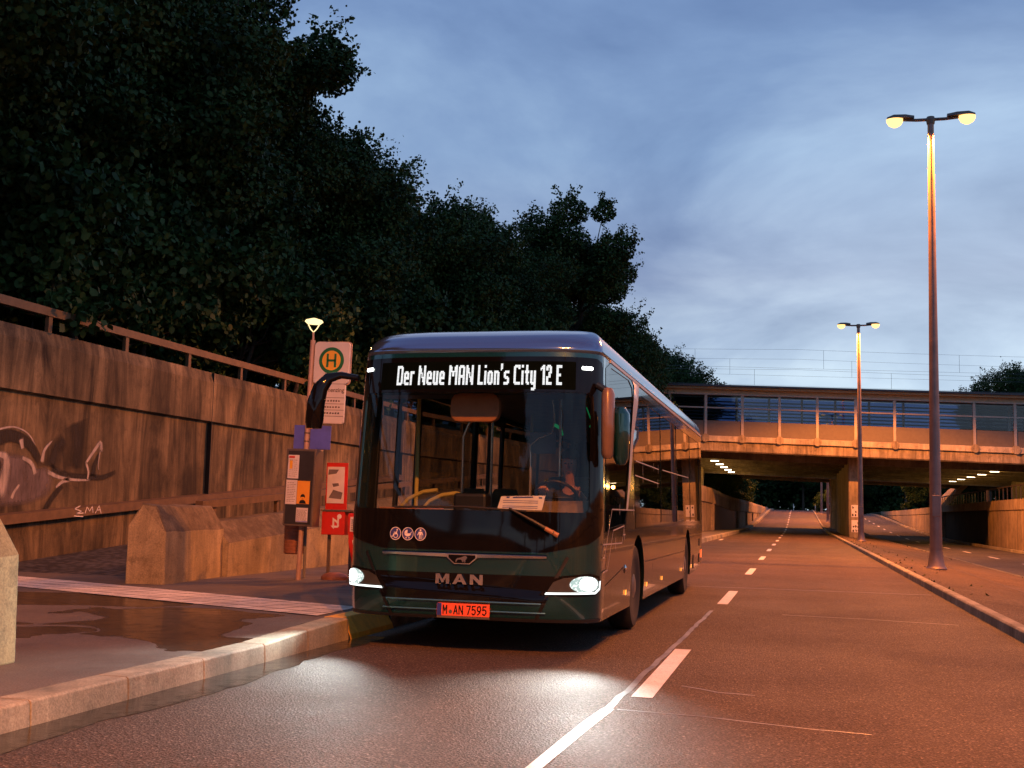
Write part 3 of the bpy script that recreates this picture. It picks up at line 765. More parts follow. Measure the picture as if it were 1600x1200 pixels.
# louvred wall on the rear side of the walkway
lou = D.objects.new('louvred_wall', None); C.objects.link(lou); lou.parent = brg
mb = MB()
for i in range(11): mb.loft([[(x, 83.0, 6.6+.24*i), (x, 83.06, 6.6+.24*i), (x, 83.14, 6.70+.24*i), (x, 83.08, 6.70+.24*i)] for x in (-30, 36)])
bp(mb, 'slats', 'slat', lou)
for i in range(-4, 12):
    x = -4.2+2.25*i
    bp(slab(x-.08, x+.08, 82.84, 82.97, 5.96, 9.34), 'post', 'slat_post', lou)
bp(slab(-30, 36, 83.0, 83.2, 5.96, 6.59), 'base_wall', 'deck', lou)
bp(slab(-30, 36, 83.16, 83.2, 6.60, 9.34), 'backing', 'back_b', lou)
# lamps hanging under the bridge
def tunnel_lamp(x, y, z, label, group):
    t = thing('tunnel_lamp', (x, y, z), label, 'lamp', group)
    MB().box(-.32, .32, -.12, .12, .04, .14).build('housing', 'lamp_head', t)
    MB().box(-.28, .28, -.10, .10, -.03, .038).build('diffuser', 'tube_glow', t)
    point('lamp_light', (0, 0, -.40), 110, (1, .45, .09), .15, t)
ORD = ['nearest', 'second nearest', 'middle', 'second farthest', 'farthest']
for i, y in enumerate((85.6, 91.2, 96.7, 102.2, 107.5)):
    tunnel_lamp(-5.9, y, bz(-5.9, 4.93)-.02, ORD[i]+' lit lamp of the row under the left bridge span', 'lamps under the left span')
    tunnel_lamp(13.0, y-1.5, bz(13, 4.98), ORD[i]+' lit lamp of the row under the right bridge span', 'lamps under the right span')
# posters on the pier
for zb, lab in ((1.75, 'upper sheet of torn black and white posters on the orange bridge pier'), (.75, 'lower sheet of torn black and white posters on the orange bridge pier')):
    t = thing('poster', (3.75, 80.59, zb), lab, 'poster', 'posters on the bridge pier')
    MB().box(-.28, .30, -.008, -.002, -.40, .40).build('sheet', 'paper', t)
    mb = MB(); random.seed(int(zb*100))
    for a in range(3):
        for b in range(3):
            if random.random() < .35: continue
            x = -.22+.17*a+random.uniform(-.03, .03); z = -.34+.24*b+random.uniform(-.04, .03)
            mb.face([(x, -.010, z), (x+random.uniform(.05, .12), -.010, z), (x+random.uniform(.06, .13), -.010, z+random.uniform(.08, .16)), (x, -.010, z+random.uniform(.1, .18))])
    mb.build('print', 'ink', t)
# overhead line wires behind the bridge
for i, (y, za, zb_, lab) in enumerate(((116, 17.3, 15.7, 'uppermost overhead wire pair with droppers crossing the sky behind the bridge'), (124, 17.4, 15.9, 'middle overhead wire pair with droppers crossing the sky behind the bridge'), (112, 14.8, 13.5, 'lowest overhead wire pair with droppers just above the bridge roof'))):
    t = thing('overhead_line', (3, y, 0), lab, 'overhead wire', 'overhead wires behind the bridge')
    MB().tube([(x-3, 0, bz(x, za)+.004*((x % 60)-30)**2*.08) for x in range(-80, 121, 5)], .010, 5).build('messenger_wire', 'wire', t)
    MB().tube([(x-3, 0, bz(x, zb_)) for x in range(-80, 121, 20)], .010, 5).build('contact_wire', 'wire', t)
    for k in range(14):
        x = -60+i*3+12.5*k
        MB().tube([(x-3, 0, bz(x, zb_)), (x-3, 0, bz(x, za)+.004*((x % 60)-30)**2*.08)], .014, 5).build('dropper', 'wire', t)

# ------------------------------------------------------------------ street lamps
def street_lamp(loc, label, tilt=0.0):
    t = thing('street_lamp', loc, label, 'street lamp', 'twin-armed sodium street lamps on the median')
    t.rotation_euler = (0, tilt, 0)
    MB().lathe([(.27, 0), (.27, .03), (.21, .10), (.165, .42), (.155, .5)], 12).build('base', 'lamp_pole', t, smooth='auto')
    MB().lathe([(.155, .5), (.148, 1.4), (.135, 3), (.105, 7), (.082, 11.5), (.082, 11.91)], 16).build('pole', 'lamp_pole', t, smooth='auto')
    MB().box(-.10, .10, -.158, -.11, 1.35, 1.9).build('door', 'lamp_pole', t, bevel=.01)
    mb = MB(); mb.lathe([(.10, 11.84), (.12, 11.96), (.10, 12.04)], 12); mb.tube([(-.85, 0, 12.0), (-.35, 0, 11.97), (.35, 0, 11.97), (.85, 0, 12.0)], [.032, .045, .045, .032], 8)
    mb.build('arm', 'lamp_head', t)
    for s in (-1, 1):
        h = MB().loft([[(s*x, y_*wd, 12.02+z*hh) for y_, z in ((-1, 0), (-.8, .7), (0, 1), (.8, .7), (1, 0))] for x, wd, hh in ((.42, .08, .09), (.65, .16, .13), (.95, .19, .13), (1.12, .10, .07))])
        h.build('lamp_head', 'lamp_head', t, smooth='auto')
        b = MB().loft([[(s*(.92+.22*math.cos(a)*q), .17*math.sin(a)*q, z) for a in [2*PI*j/14 for j in range(14)]] for q, z in ((1, 12.015), (.97, 11.95), (.75, 11.86), (.3, 11.80))])
        b.build('lamp_bowl', 'sodium', t, smooth=True)
        l = D.lights.new('lamp_light', 'SPOT'); l.energy = LAMP_W; l.color = SODIUM; l.spot_size = R(150); l.spot_blend = .2; l.shadow_soft_size = .12
        lo = D.objects.new('lamp_light', l); C.objects.link(lo); lo.location = (s*.92, 0, 11.74); lo.parent = t
    return t
street_lamp((3.46, 31.8, .01), 'tall twin-armed lit street lamp standing nearest on the median', R(.2))
street_lamp((3.36, 66.4, .02), 'smaller looking twin-armed lit street lamp in front of the bridge pier', R(-.2))
street_lamp((3.3, 136, zr(136)), 'thin lit street lamp pole on the rising median behind the bridge pier')
street_lamp((3.3, 172, zr(172)), 'farthest lit street lamp pole near the road crest, seen under the bridge')
street_lamp((3.46, -3.6, .01), 'twin-armed lit street lamp on the median behind the camera')
street_lamp((3.46, -39, .01), 'farther twin-armed lit street lamp on the median behind the camera')

# ------------------------------------------------------------------ trees
rng = np.random.default_rng(5)
def crown_mesh(name, rx, ry, rzv, lobes, leaves, leaf, flat=.85, seed=0, squash=1.0):
    g = np.random.default_rng(seed)
    d = g.normal(size=(lobes, 3)); d /= np.linalg.norm(d, axis=1)[:, None]
    d[:, 2] = np.where(d[:, 2] < -.55, -d[:, 2]*.6, d[:, 2])
    fr = .30+.62*g.random(lobes)**.6
    cen = d*fr[:, None]*np.array([rx, ry, rzv])
    lr = (.20+.20*g.random(lobes))*min(rx, rzv)*(1.15-.4*fr)
    pick = g.choice(lobes, leaves, p=lr**2/np.sum(lr**2))
    u = g.normal(size=(leaves, 3)); u /= np.linalg.norm(u, axis=1)[:, None]
    rad = lr[pick]*(.45+.62*g.random(leaves)**.5)
    # twigs: some leaves sit farther out on sprays
    spr = g.random(leaves) < .14
    pos = cen[pick]+u*rad[:, None]*np.array([1, 1, .72])
    ntw = max(40, lobes*9); tl = g.integers(0, lobes, ntw); tu = g.normal(size=(ntw, 3)); tu[:, 2] = np.abs(tu[:, 2])*.8-.15; tu += d[tl]*1.2; tu /= np.linalg.norm(tu, axis=1)[:, None]
    t0 = cen[tl]+tu*lr[tl][:, None]*.75; tlen = (.35+.55*g.random(ntw))*lr[tl]
    ti = g.integers(0, ntw, leaves)
    pos = np.where(spr[:, None], t0[ti]+tu[ti]*(tlen[ti]*g.random(leaves))[:, None]+g.normal(size=(leaves, 3))*.10, pos)
    nrm = u*.6+g.normal(size=(leaves, 3))*.7+np.array([0, 0, .5]); nrm /= np.linalg.norm(nrm, axis=1)[:, None]
    t = np.cross(nrm, g.normal(size=(leaves, 3))); t /= np.linalg.norm(t, axis=1)[:, None]; b = np.cross(nrm, t)
    sz = leaf*(.65+.7*g.random(leaves))
    shape = np.array([(0, -.5), (.40, -.2), (.36, .25), (0, .65), (-.38, .22), (-.36, -.22)])
    k = len(shape)
    bend = np.array([0, -.1, -.05, -.2, -.05, -.1])
    V = (pos[:, None, :]+t[:, None, :]*shape[None, :, :1]*sz[:, None, None]+b[:, None, :]*shape[None, :, 1:]*sz[:, None, None]+nrm[:, None, :]*bend[None, :, None]*sz[:, None, None]).reshape(-1, 3)
    me = D.meshes.new(name); nl = leaves*k
    me.vertices.add(nl); me.vertices.foreach_set("co", V.astype(np.float32).ravel())
    me.loops.add(nl); me.loops.foreach_set("vertex_index", np.arange(nl, dtype=np.int32))
    me.polygons.add(leaves); me.polygons.foreach_set("loop_start", np.arange(leaves, dtype=np.int32)*k)
    me.update(calc_edges=True); me.materials.append(M['leaf'])
    return me, cen
def trunk_mesh(name, h, r, cen, zc, seed):
    g = random.Random(seed); mb = MB()
    pts = [(0, 0, -1.2), (0, 0, 0), (g.uniform(-.15, .15), g.uniform(-.15, .15), h*.35), (g.uniform(-.3, .3), g.uniform(-.3, .3), h*.7), (0, 0, h*.95)]
    mb.tube(pts, [r*1.35, r*1.1, r*.85, r*.5, r*.15], 9)
    for i in range(0, len(cen), max(1, len(cen)//12)):
        c = cen[i]; b0 = Vector((0, 0, h*g.uniform(.35, .75))); e = Vector((c[0], c[1], c[2]+zc)); mid = (b0+e)/2+Vector((0, 0, -.3))
        mb.tube([b0, mid, e], [r*.35, r*.22, r*.06], 6)
    bmesh.ops.recalc_face_normals(mb.bm, faces=mb.bm.faces[:])
    me = D.meshes.new(name); mb.bm.to_mesh(me); mb.bm.free(); me.materials.append(M['bark']); return me
PROTO = []
for i, (rx_, rz2, lobes, leaves, leaf, zc) in enumerate(((5.2, 6.4, 90, 190000, .115, 8.6), (4.6, 5.8, 76, 160000, .115, 7.8), (4.2, 6.6, 48, 95000, .125, 8.6), (5.0, 4.9, 70, 155000, .115, 6.2))):
    cm, cen = crown_mesh('crown', rx_, rx_, rz2, lobes, leaves, leaf, seed=20+i)
    tm = trunk_mesh('trunk', zc+rz2*.5, .26, cen, zc, i); PROTO.append((cm, tm, zc))
bm_, bc_ = crown_mesh('crown', 1.9, 1.9, 1.6, 26, 30000, .088, seed=77)
bt_ = trunk_mesh('trunk', 1.4, .06, bc_, 1.3, 8)
def tree(kind, x, y, z, s, rz, label, group, sz=None, name='tree', cat='tree'):
    cm, tm, zc = PROTO[kind]
    t = thing(name, (x, y, z), label, cat, group, rz)
    t.scale = (s, s, sz or s)
    link('crown', cm, t, loc=(0, 0, zc)); link('trunk', tm, t)
    return t
GL = 'leafy trees on the bank above the left wall'
TREES = [
 (3, -16.6, 15.0, 4.4, .95, .3, 'dark tree at the left photo edge, low behind the railing'),
 (3, -17.4, 23.5, 4.5, 1.0, 1.3, 'dense low tree below the tall crowns, above the graffiti'),
 (3, -17.6, 35.0, 4.5, .95, 3.3, 'low full tree behind the railing, left below the dish lamp'),
 (1, -25.5, 38.0, 5.2, 1.35, 3.0, 'dark tree deep in the left bank wood behind the tall crowns'),
 (0, -18.5, 20.5, 4.6, 1.08, .3, 'large dark leafy tree at the upper left, nearest the left photo edge'),
 (1, -23.5, 26, 5.2, 1.3, 2.1, 'tall dark tree whose crown is cut by the top left corner'),
 (0, -22.4, 32, 4.8, 1.16, 4.0, 'tallest dark tree, its crown meeting the top edge of the photo'),
 (2, -16.2, 30.0, 4.4, .86, 1.2, 'dark leafy tree leaning out over the railing left of the bus stop lamp'),
 (1, -20.6, 40, 4.6, .92, 5.2, 'rounded dark tree right below the tallest crown at the left'),
 (3, -17.2, 47, 4.6, 1.0, .9, 'broad dark tree above the bus stop sign, in the middle of the row'),
 (0, -22.5, 52, 4.8, .98, 2.6, 'deep green tree behind the bus stop sign, farther back in the row'),
 (2, -17.6, 58, 4.4, .86, 3.4, 'slim loose tree left of the crown above the bus roof'),
 (2, -11.7, 61, 4.0, .96, 1.9, 'airy tree with sky gaps directly above the bus roof'),
 (3, -12.2, 70, 3.2, .82, 5.2, 'low round tree below the airy crown, right above the bus roof edge'),
 (1, -14.8, 54, 4.3, .86, 2.2, 'dense tree filling the row just left of the airy crown'),
 (3, -12.6, 74, 3.8, .9, 2.2, 'dark tree directly right of the airy crown, ending above the bus corner'),
]
for k, x, y, z, s, r_, lab in TREES: tree(k, x, y, z, s, r_, lab, GL, 1.05 if k == 3 and y == 70 else None)
tree(3, -16.2, 128, 4.0, 1.55, 1.4, 'dark rounded tree behind the left end of the bridge roof', GL, 1.5)
tree(0, -25, 122, 4.2, 1.3, .4, 'dark tree behind the bus roof and bridge, left of the rounded one', GL)
BT_ = ['leafy tree on the left bank beside the camera', 'leafy tree on the left bank just behind the camera', 'leafy tree on the left bank well behind the camera', 'leafy tree on the left bank far behind the camera', 'leafy tree farthest behind the camera on the left bank', 'tall tree closing the view behind the camera, left of the road', 'tall tree closing the view straight behind the camera', 'tall tree closing the view behind the camera, right of the road', 'tall tree behind the camera at the far right']
for i, (k, x, y, s) in enumerate(((0, -17, 4, 1.0), (1, -17, -8, 1.15), (0, -16.5, -20, 1.2), (3, -16, -33, 1.4), (0, -15.5, -47, 1.3), (1, -9, -66, 1.45), (3, 0, -78, 1.6), (1, 9, -80, 1.35), (0, 20, -70, 1.2))):
    tree(k, x, y, 4.0 if x < -12 else .2, s, i*1.3, BT_[i], GL if i < 5 else 'trees behind the camera')
tree(0, 26.5, 134, 2.8, 1.3, .4, 'dark bushy tree above the right end of the bridge roof', 'trees right of the bridge', 1.12)
tree(1, 36, 128, 2.8, 1.5, 2.4, 'dark tree at the right photo edge above the bridge roof', 'trees right of the bridge')
tree(2, 21.0, 140, 2.6, .98, 1.4, 'thin loose tree beside the tall lamp pole above the bridge roof', 'trees right of the bridge')
FL = ['dark tree closing the view left under the bridge', 'dark tree behind the left tunnel wall end', 'dark tree at the left of the road crest', 'dark tree right at the road crest under the bridge', 'dark tree beyond the crest behind the pier', 'dark tree beyond the pier on the right road', 'dark tree behind the right road crest', 'dark tree above the right tunnel wall end', 'dark tree farthest right seen under the bridge']
for i, x in enumerate((-38, -28, -18, -9, 1, 10, 19, 28, 38)):
    tree((i*3) % 4, x, 222+(i % 3)*7, 1.6, .95+.1*(i % 2), i, FL[i], 'trees beyond the underpass')
wm_, _ = crown_mesh('woodland', 80, 5, 12, 300, 90000, .72, seed=5)
wo = link('woodland', wm_, None, loc=(0, 244, 4))
tag(wo, 'dark far wood closing the view beyond the road crest', 'woodland', kind='stuff')
# bushes behind the railing and on the far banks
BL = 'low dark bushes behind the wall railing'
BUSH = [(-16.4, 26.0, 1.3), (-16.2, 30.0, 1.3), (-16.4, 22.3, 1.3), (-16.6, 18.6, 1.3), (-16.4, 15.0, 1.3), (-14.3, 13.5, 1.5), (-14.6, 17.2, 1.3), (-14.2, 20.6, 1.2), (-14.8, 24.0, 1.35), (-14.3, 27.6, 1.3), (-14.6, 31.2, 1.3), (-14.4, 35, 1.35), (-13.6, 39.5, 1.4), (-12.8, 44.5, 1.4), (-12.0, 50, 1.5), (-11.2, 56, 1.5), (-10.6, 63, 1.5), (-10, 70, 1.5)]
for i, (x, y, s) in enumerate(BUSH):
    t = thing('bush', (x, y, 3.9), 'low dark bush behind the beam railing, under the big trees', 'bush', BL, i*1.1)
    t.scale = (s*1.2, s*1.2, s*1.3); link('crown', bm_, t, loc=(0, 0, 1.0)); link('trunk', bt_, t)
for i, (x, y, z, s, lab) in enumerate(((-7.8, 118, 2.7, 1.3, 'dark bush above the left tunnel wall under the bridge'), (-7.2, 132, 2.5, 1.5, 'dark bush above the left tunnel wall near the crest'), (-7.6, 148, 2.2, 1.7, 'dark bush at the far end of the left tunnel wall'), (4.5, 176, 1.9, 1.3, 'dark bush on the median beyond the crest'), (15.5, 150, 2.4, 1.7, 'dark bush above the far end of the right tunnel wall'))):
    t = thing('bush', (x, y, z), lab, 'bush', 'bushes on the far banks', i*.9)
    t.scale = (s, s, s); link('crown', bm_, t, loc=(0, 0, 1.0)); link('trunk', bt_, t)
for x, y, lab in ((-.75, 212, 'small pale marker post on the road crest under the bridge'), (2.9, 205, 'small marker post at the median edge near the crest')):
    t = thing('marker_post', (x, y, zr(y)), lab, 'marker post', 'small posts at the crest')
    MB().tube([(0, 0, 0), (0, 0, .9)], .05, 8).build('post', 'white', t); MB().box(-.06, .06, -.02, .02, .92, 1.12).build('reflector', 'paper', t)

# ------------------------------------------------------------------ bus stop
st = thing('bus_stop_sign', (-7.0, 15.6, .19), 'bus stop pole with green and yellow H sign, lit dish lamp and timetable case', 'bus stop')
st.rotation_euler = (0, R(1.2), 0)
MB().tube([(0, 0, 0), (0, 0, 3.50)], .036, 14).build('pole', 'pole_o', st, smooth='auto')
for z in (2.0, 2.12, 2.28): MB().lathe([(.043, z), (.043, z+.02)], 14).build('clamp', 'frame', st)
lampo = MB().tube([(0, 0, 3.50), (0, 0, 3.62)], .016, 10).build('lamp', 'pole_o', st)
MB().tube([(-.09, 0, 3.74), (-.05, 0, 3.67), (0, 0, 3.62), (.05, 0, 3.67), (.09, 0, 3.74)], .009, 8).build('bracket', 'stop_glow', lampo)
MB().lathe([(.03, 3.735), (.10, 3.745), (.135, 3.775), (.12, 3.80), (.02, 3.83)], 24).build('lamp_shade', 'stop_glow', lampo, smooth='auto')
point('stop_light', (0, -.02, 3.90), 22, (1, .62, .2), .06, st)
def rrect(x0, x1, z0, z1, r, n=5):
    pts = []
    for cx, cz, a in ((x1-r, z1-r, 0), (x0+r, z1-r, 90), (x0+r, z0+r, 180), (x1-r, z0+r, 270)):
        for i in range(n+1): t = R(a+90*i/n); pts.append((cx+r*math.cos(t), cz+r*math.sin(t)))
    return pts
def plate(poly, y0, y1, name, mat, parent, bevel=0):
    return MB().prism(poly, lambda x, z: (x, y0, z), lambda x, z: (x, y1, z)).build(name, mat, parent, bevel=bevel)
sg = plate(rrect(.055, .60, 2.86, 3.47, .05), -.03, .02, 'sign_panel', 'sign_w', st)
plate(rrect(.04, .615, 2.845, 3.485, .06), .0205, .035, 'sign_rim', 'pole_o', sg)
sf = lambda x, z: (x, -.0325, z); sf2 = lambda x, z: (x, -.0345, z); sf3 = lambda x, z: (x, -.0365, z)
disc(MB(), .325, 3.20, .195, sf, 40).build('sign_ring', 'sign_g', sg)
disc(MB(), .325, 3.20, .145, sf2, 40).build('sign_disc', 'sign_y', sg)
strokes([[(.265, 3.10), (.265, 3.30)], [(.385, 3.10), (.385, 3.30)], [(.265, 3.20), (.385, 3.20)]], .034, sf3, cap=False).build('letter', 'sign_g', sg)
sg2 = plate(rrect(.055, .56, 2.28, 2.855, .03), -.028, .018, 'line_panel', 'sign_w', st)
bm = text_bm('Untermenzing', .088, 0, 0.0012, 'LEFT', .95)
from_bm(map_bm(bm, lambda x, y, z: (.07+x, -.0295, 2.765+y))).build('sign_text', 'sign_t', sg2)
mb = MB()
for z in (2.857, 2.655, 2.565, 2.475, 2.385): mb.face([(.057, -.0305, z-.003), (.558, -.0305, z-.003), (.558, -.0305, z+.003), (.057, -.0305, z+.003)])
for z in (2.61, 2.52, 2.43, 2.335):
    disc(mb, .085, z, .016, lambda x, q: (x, -.030, q), 14)
random.seed(2)
for z in (2.61, 2.52, 2.43):
    for i in range(9):
        x = .125+.042*i+random.uniform(0, .008)
        mb.face([(x, -.030, z-.013), (x+.026, -.030, z-.013), (x+.026, -.030, z+random.choice([.006, .014])), (x, -.030, z+.008)])
mb.build('line_rows', 'sign_t', sg2)
for x0, x1 in ((-.215, -.045), (.04, .36)):
    MB().box(x0, x1, .02, .04, 1.90, 2.245).build('blue_panel', 'blue_p', st, bevel=.004)
# timetable case
ca = MB().box(-.235, .225, -.14, .12, .78, 1.89).build('timetable_case', 'frame', st, bevel=.008)
MB().box(-.205, .195, -.146, -.141, .81, 1.86).build('backing', 'case_b', ca)
def sheet_(x0, x1, z0, z1, mat, nm='notice', y=-.150):
    o = MB().box(x0, x1, y, y+.003, z0, z1).build(nm, mat, ca); return o
s1 = sheet_(-.20, -.03, 1.46, 1.80, 'paper'); s2 = sheet_(-.21, -.04, 1.09, 1.44, 'paper'); s3 = sheet_(-.035, .16, 1.10, 1.43, 'poster_o', 'poster'); s4 = sheet_(-.03, .15, .84, 1.045, 'paper')
def lines_on(par, x0, x1, z0, z1, k, mat='sign_t', wd=.005, y=-.1518):
    mb = MB(); random.seed(k)
    for i in range(k):
        z = z1-(z1-z0)*(i+.5)/k
        x = x0
        while x < x1-.02:
            l = random.uniform(.012, .04); mb.face([(x, y, z-wd/2), (min(x+l, x1), y, z-wd/2), (min(x+l, x1), y, z+wd/2), (x, y, z+wd/2)]); x += l+.008
    return mb.build('print', mat, par)
lines_on(s1, -.18, -.05, 1.48, 1.74, 9); lines_on(s2, -.19, -.06, 1.12, 1.41, 12); lines_on(s4, -.02, .14, .86, 1.02, 10)
MB().box(-.19, -.10, -.1525, -.150, 1.755, 1.785).build('print', 'red_box', s1); MB().box(-.175, -.13, -.1525, -.150, 1.60, 1.72).build('print', 'sign_y', s1)
MB().box(-.028, .148, -.1525, -.150, .845, .855).build('print', 'blue_p', s4)
mb = MB(); disc(mb, .06, 1.205, .036, lambda x, z: (x, -.152, z), 20); mb.face([(.005, -.152, 1.105), (.115, -.152, 1.105), (.10, -.152, 1.145), (.075, -.152, 1.158), (.045, -.152, 1.158), (.02, -.152, 1.145)])
mb.build('print', 'ink', s3)
mb = MB(); mb.face([(.032, -.1535, 1.175), (.088, -.1535, 1.175), (.085, -.1535, 1.20), (.035, -.1535, 1.20)]); mb.build('print', 'poster_o', s3)
# litter bin behind the pole
bn = thing('litter_bin', (-7.26, 15.98, .19), 'round ribbed brown litter bin hanging beside the bus stop pole', 'bin')
prof = [(.13, .36)]
for i in range(8):
    z = .38+.38*i/7; prof += [(.152, z), (.152, z+.022), (.145, z+.026), (.145, z+.03)]
MB().lathe(prof+[(.155, .80), (.14, .81)], 22).build('drum', 'bin', bn, smooth='auto')
MB().tube([(.17, .02, 0), (.17, .02, .84)], .022, 10).build('post', 'steel', bn, smooth='auto')
MB().box(.13, .17, -.02, .04, .55, .60).build('bracket', 'steel', bn)
# newspaper boxes
nb = thing('newspaper_box', (-6.60, 16.0, .19), 'red newspaper box with white letters and a tall poster board', 'newspaper box', 'newspaper boxes beside the bus stop')
MB().box(-.19, .17, -.13, .17, .66, 1.0).build('box', 'red_box', nb, bevel=.01)
MB().box(-.20, .30, -.15, .19, 1.003, 1.025).build('lid', 'frame', nb)
bd = MB().box(-.22, .11, .06, .09, 1.027, 1.72).build('poster_board', 'red_box', nb)
MB().box(-.20, .07, .050, .058, 1.12, 1.66).build('poster', 'paper', bd)
mb = MB(); random.seed(6)
mb.face([(-.19, .0485, 1.54), (-.06, .0485, 1.56), (-.02, .0485, 1.62), (-.18, .0485, 1.62)])
mb.face([(-.17, .0485, 1.20), (.03, .0485, 1.18), (.05, .0485, 1.28), (-.10, .0485, 1.32)])
mb.face([(-.10, .0485, 1.36), (-.01, .0485, 1.38), (-.02, .0485, 1.42), (-.12, .0485, 1.41)])
mb.build('poster_print', 'graf_g', bd)
bm = text_bm('tz', .20, 0, .006, 'CENTER')
from_bm(map_bm(bm, lambda x, y, z: (.02-y, -.133, .83+x))).build('letters', 'white', nb)
mb = MB(); disc(mb, .09, .93, .035, lambda x, z: (x, -.1325, z), 16); mb.build('badge', 'slat_post', nb)
MB().box(-.14, -.10, .0, .04, .06, .659).build('leg', 'frame', nb); MB().box(.20, .24, .0, .04, .06, 1.002).build('leg', 'frame', nb)
MB().lathe([(.20, 0), (.20, .05), (.16, .09), (.08, .11)], 22).build('foot', 'bin', nb, smooth='auto')
nb2 = thing('newspaper_box', (-6.12, 15.75, .19), 'slim red newspaper stand with white sheets, half hidden by the bus corner', 'newspaper box', 'newspaper boxes beside the bus stop')
MB().loft([[(-.17, -.10, .98), (.17, -.10, .98), (.17, .16, .98), (-.17, .16, .98)], [(-.15, -.10, .55), (.15, -.10, .55), (.15, .14, .55), (-.15, .14, .55)], [(-.05, -.05, .05), (.09, -.05, .05), (.09, .10, .05), (-.05, .10, .05)]]).build('box', 'red_box', nb2, bevel=.008)
o2 = MB().box(-.13, .12, -.108, -.102, .72, .93).build('newspaper', 'paper', nb2)
mb = MB()
for i in range(6): mb.face([(-.11, -.110, .74+.028*i), (.09, -.110, .74+.028*i), (.09, -.110, .752+.028*i), (-.11, -.110, .752+.028*i)])
mb.build('print', 'sign_t', o2)
MB().loft([[(x, y, z) for x, y in ((-.09+q, -.108), (.10-q*.3, -.108), (.10-q*.3, -.104), (-.09+q, -.104))] for z, q in ((.60, 0), (.30, .07))]).build('label', 'white', nb2)
MB().box(-.15, .17, -.12, .17, 0, .05).build('foot', 'frame', nb2)

# ------------------------------------------------------------------ the bus
HW, DC, BL_, BX, BY = 1.25, .42, 11.62, -2.91, 10.0
bus = thing('city_bus', (BX, BY, 0), 'dark petrol single-deck city bus with lit headlights and white destination text', 'bus')
bus.scale = (.952, 1, 1)
_t = np.linspace(0, PI/2, 400)
_px = HW*np.sin(_t)**(2/4.2); _py = DC*(1-np.cos(_t)**(2/2.1))
_s = np.concatenate([[0], np.cumsum(np.hypot(np.diff(_px), np.diff(_py)))]); LF = float(_s[-1]); SE = LF+BL_-DC
def lean(z):
    if z < .45: return .04*(.45-z)/.15
    if z < .95: return 0.0
    return .17*((z-.95)/1.75)**1.25
def base(s, z):
    a = abs(s)
    if a < LF: x = float(np.interp(a, _s, _px)); y = float(np.interp(a, _s, _py))
    else: x = HW; y = DC+a-LF
    x *= 1-.030*min(1, max(0, (z-1.15)/1.6))-.012*min(1, max(0, (.6-z)/.3))
    y += lean(z)*max(0.0, 1-y/1.1)
    return Vector((math.copysign(x, s), y, z))
def wrap(s, z, off=0.0):
    p = base(s, z)
    if off:
        e = 1e-3; n_ = (base(s+e, z)-base(s-e, z)).cross(base(s, z+e)-base(s, z-e)).normalized()
        p = p+n_*off
    return p
# orientation check: outward normal at the nose must point to -y
_e = 1e-3; _n = (base(_e, 1)-base(-_e, 1)).cross(base(0, 1+_e)-base(0, 1-_e)).normalized(); SGN = 1.0 if _n.y < 0 else -1.0
def W(s, z, off=0.0): return wrap(s, z, off*SGN)
def patch(outline, holes=(), off=0.0, cut=(.09, .14), front=True):
    bm = bmesh.new(); ed = []
    for lp in [outline]+list(holes):
        v = [bm.verts.new((p[0], p[1], 0)) for p in lp]
        for i in range(len(v)): ed.append(bm.edges.new((v[i], v[(i+1) % len(v)])))
    bmesh.ops.triangle_fill(bm, edges=ed, use_beauty=True, use_dissolve=False)
    s0 = min(p[0] for p in outline); s1 = max(p[0] for p in outline); z0 = min(p[1] for p in outline); z1 = max(p[1] for p in outline)
    ss = [s for s in np.arange(math.ceil(s0/cut[0])*cut[0], s1, cut[0]) if abs(s) < LF+.75]
    ss += [s for s in np.arange(math.ceil(s0), s1, 1.0) if abs(s) >= LF+.75]
    for s in ss: bmesh.ops.bisect_plane(bm, geom=bm.verts[:]+bm.edges[:]+bm.faces[:], plane_co=(s, 0, 0), plane_no=(1, 0, 0))
    for z in np.arange(math.ceil(z0/cut[1])*cut[1], z1, cut[1]): bmesh.ops.bisect_plane(bm, geom=bm.verts[:]+bm.edges[:]+bm.faces[:], plane_co=(0, z, 0), plane_no=(0, 1, 0))
    for v in bm.verts: v.co = W(v.co.x, v.co.y, off)
    return bm
def orient(bm):
    for f in bm.faces:
        f.normal_update(); c = f.calc_center_median()
        o_ = Vector((c.x, c.y-1.6, 0)) if c.y < 1.6 else Vector((c.x, 0, 0))
        if f.normal.dot(o_) < 0: f.normal_flip()
    return bm
def merge(bms):
    tot = bmesh.new()
    for b in bms:
        me = D.meshes.new("t"); b.to_mesh(me); b.free(); tot.from_mesh(me); D.meshes.remove(me)
    return tot
def bpanel(bm, name, mat, parent=bus, smooth=True, solid=0.0):
    orient(bm)
    o = from_bm(bm).build(name, mat, parent, smooth=smooth, recalc=False)
    if solid:
        sm = o.modifiers.new("thickness", 'SOLIDIFY'); sm.thickness = solid; sm.offset = -1
        o.modifiers.new("split", 'EDGE_SPLIT').split_angle = R(32)
    return o
def rr(s0, s1, z0, z1, r=.06, n=4):
    return rrect(s0, s1, z0, z1, r, n)
def arch(yc, r, zb, sgn=1, n=22):
    """points of a wheel arch from front to rear along the bottom edge"""
    h = .47-zb; a0 = math.asin(h/r)
    return [(LF-DC+yc-r*math.cos(t), .47+r*math.sin(t)) for t in np.linspace(-a0, PI+a0, n)]
ZB, ZT = .29, 2.70
YW1, YW2, RA = 2.86, 8.82, .56
FS = 1.62
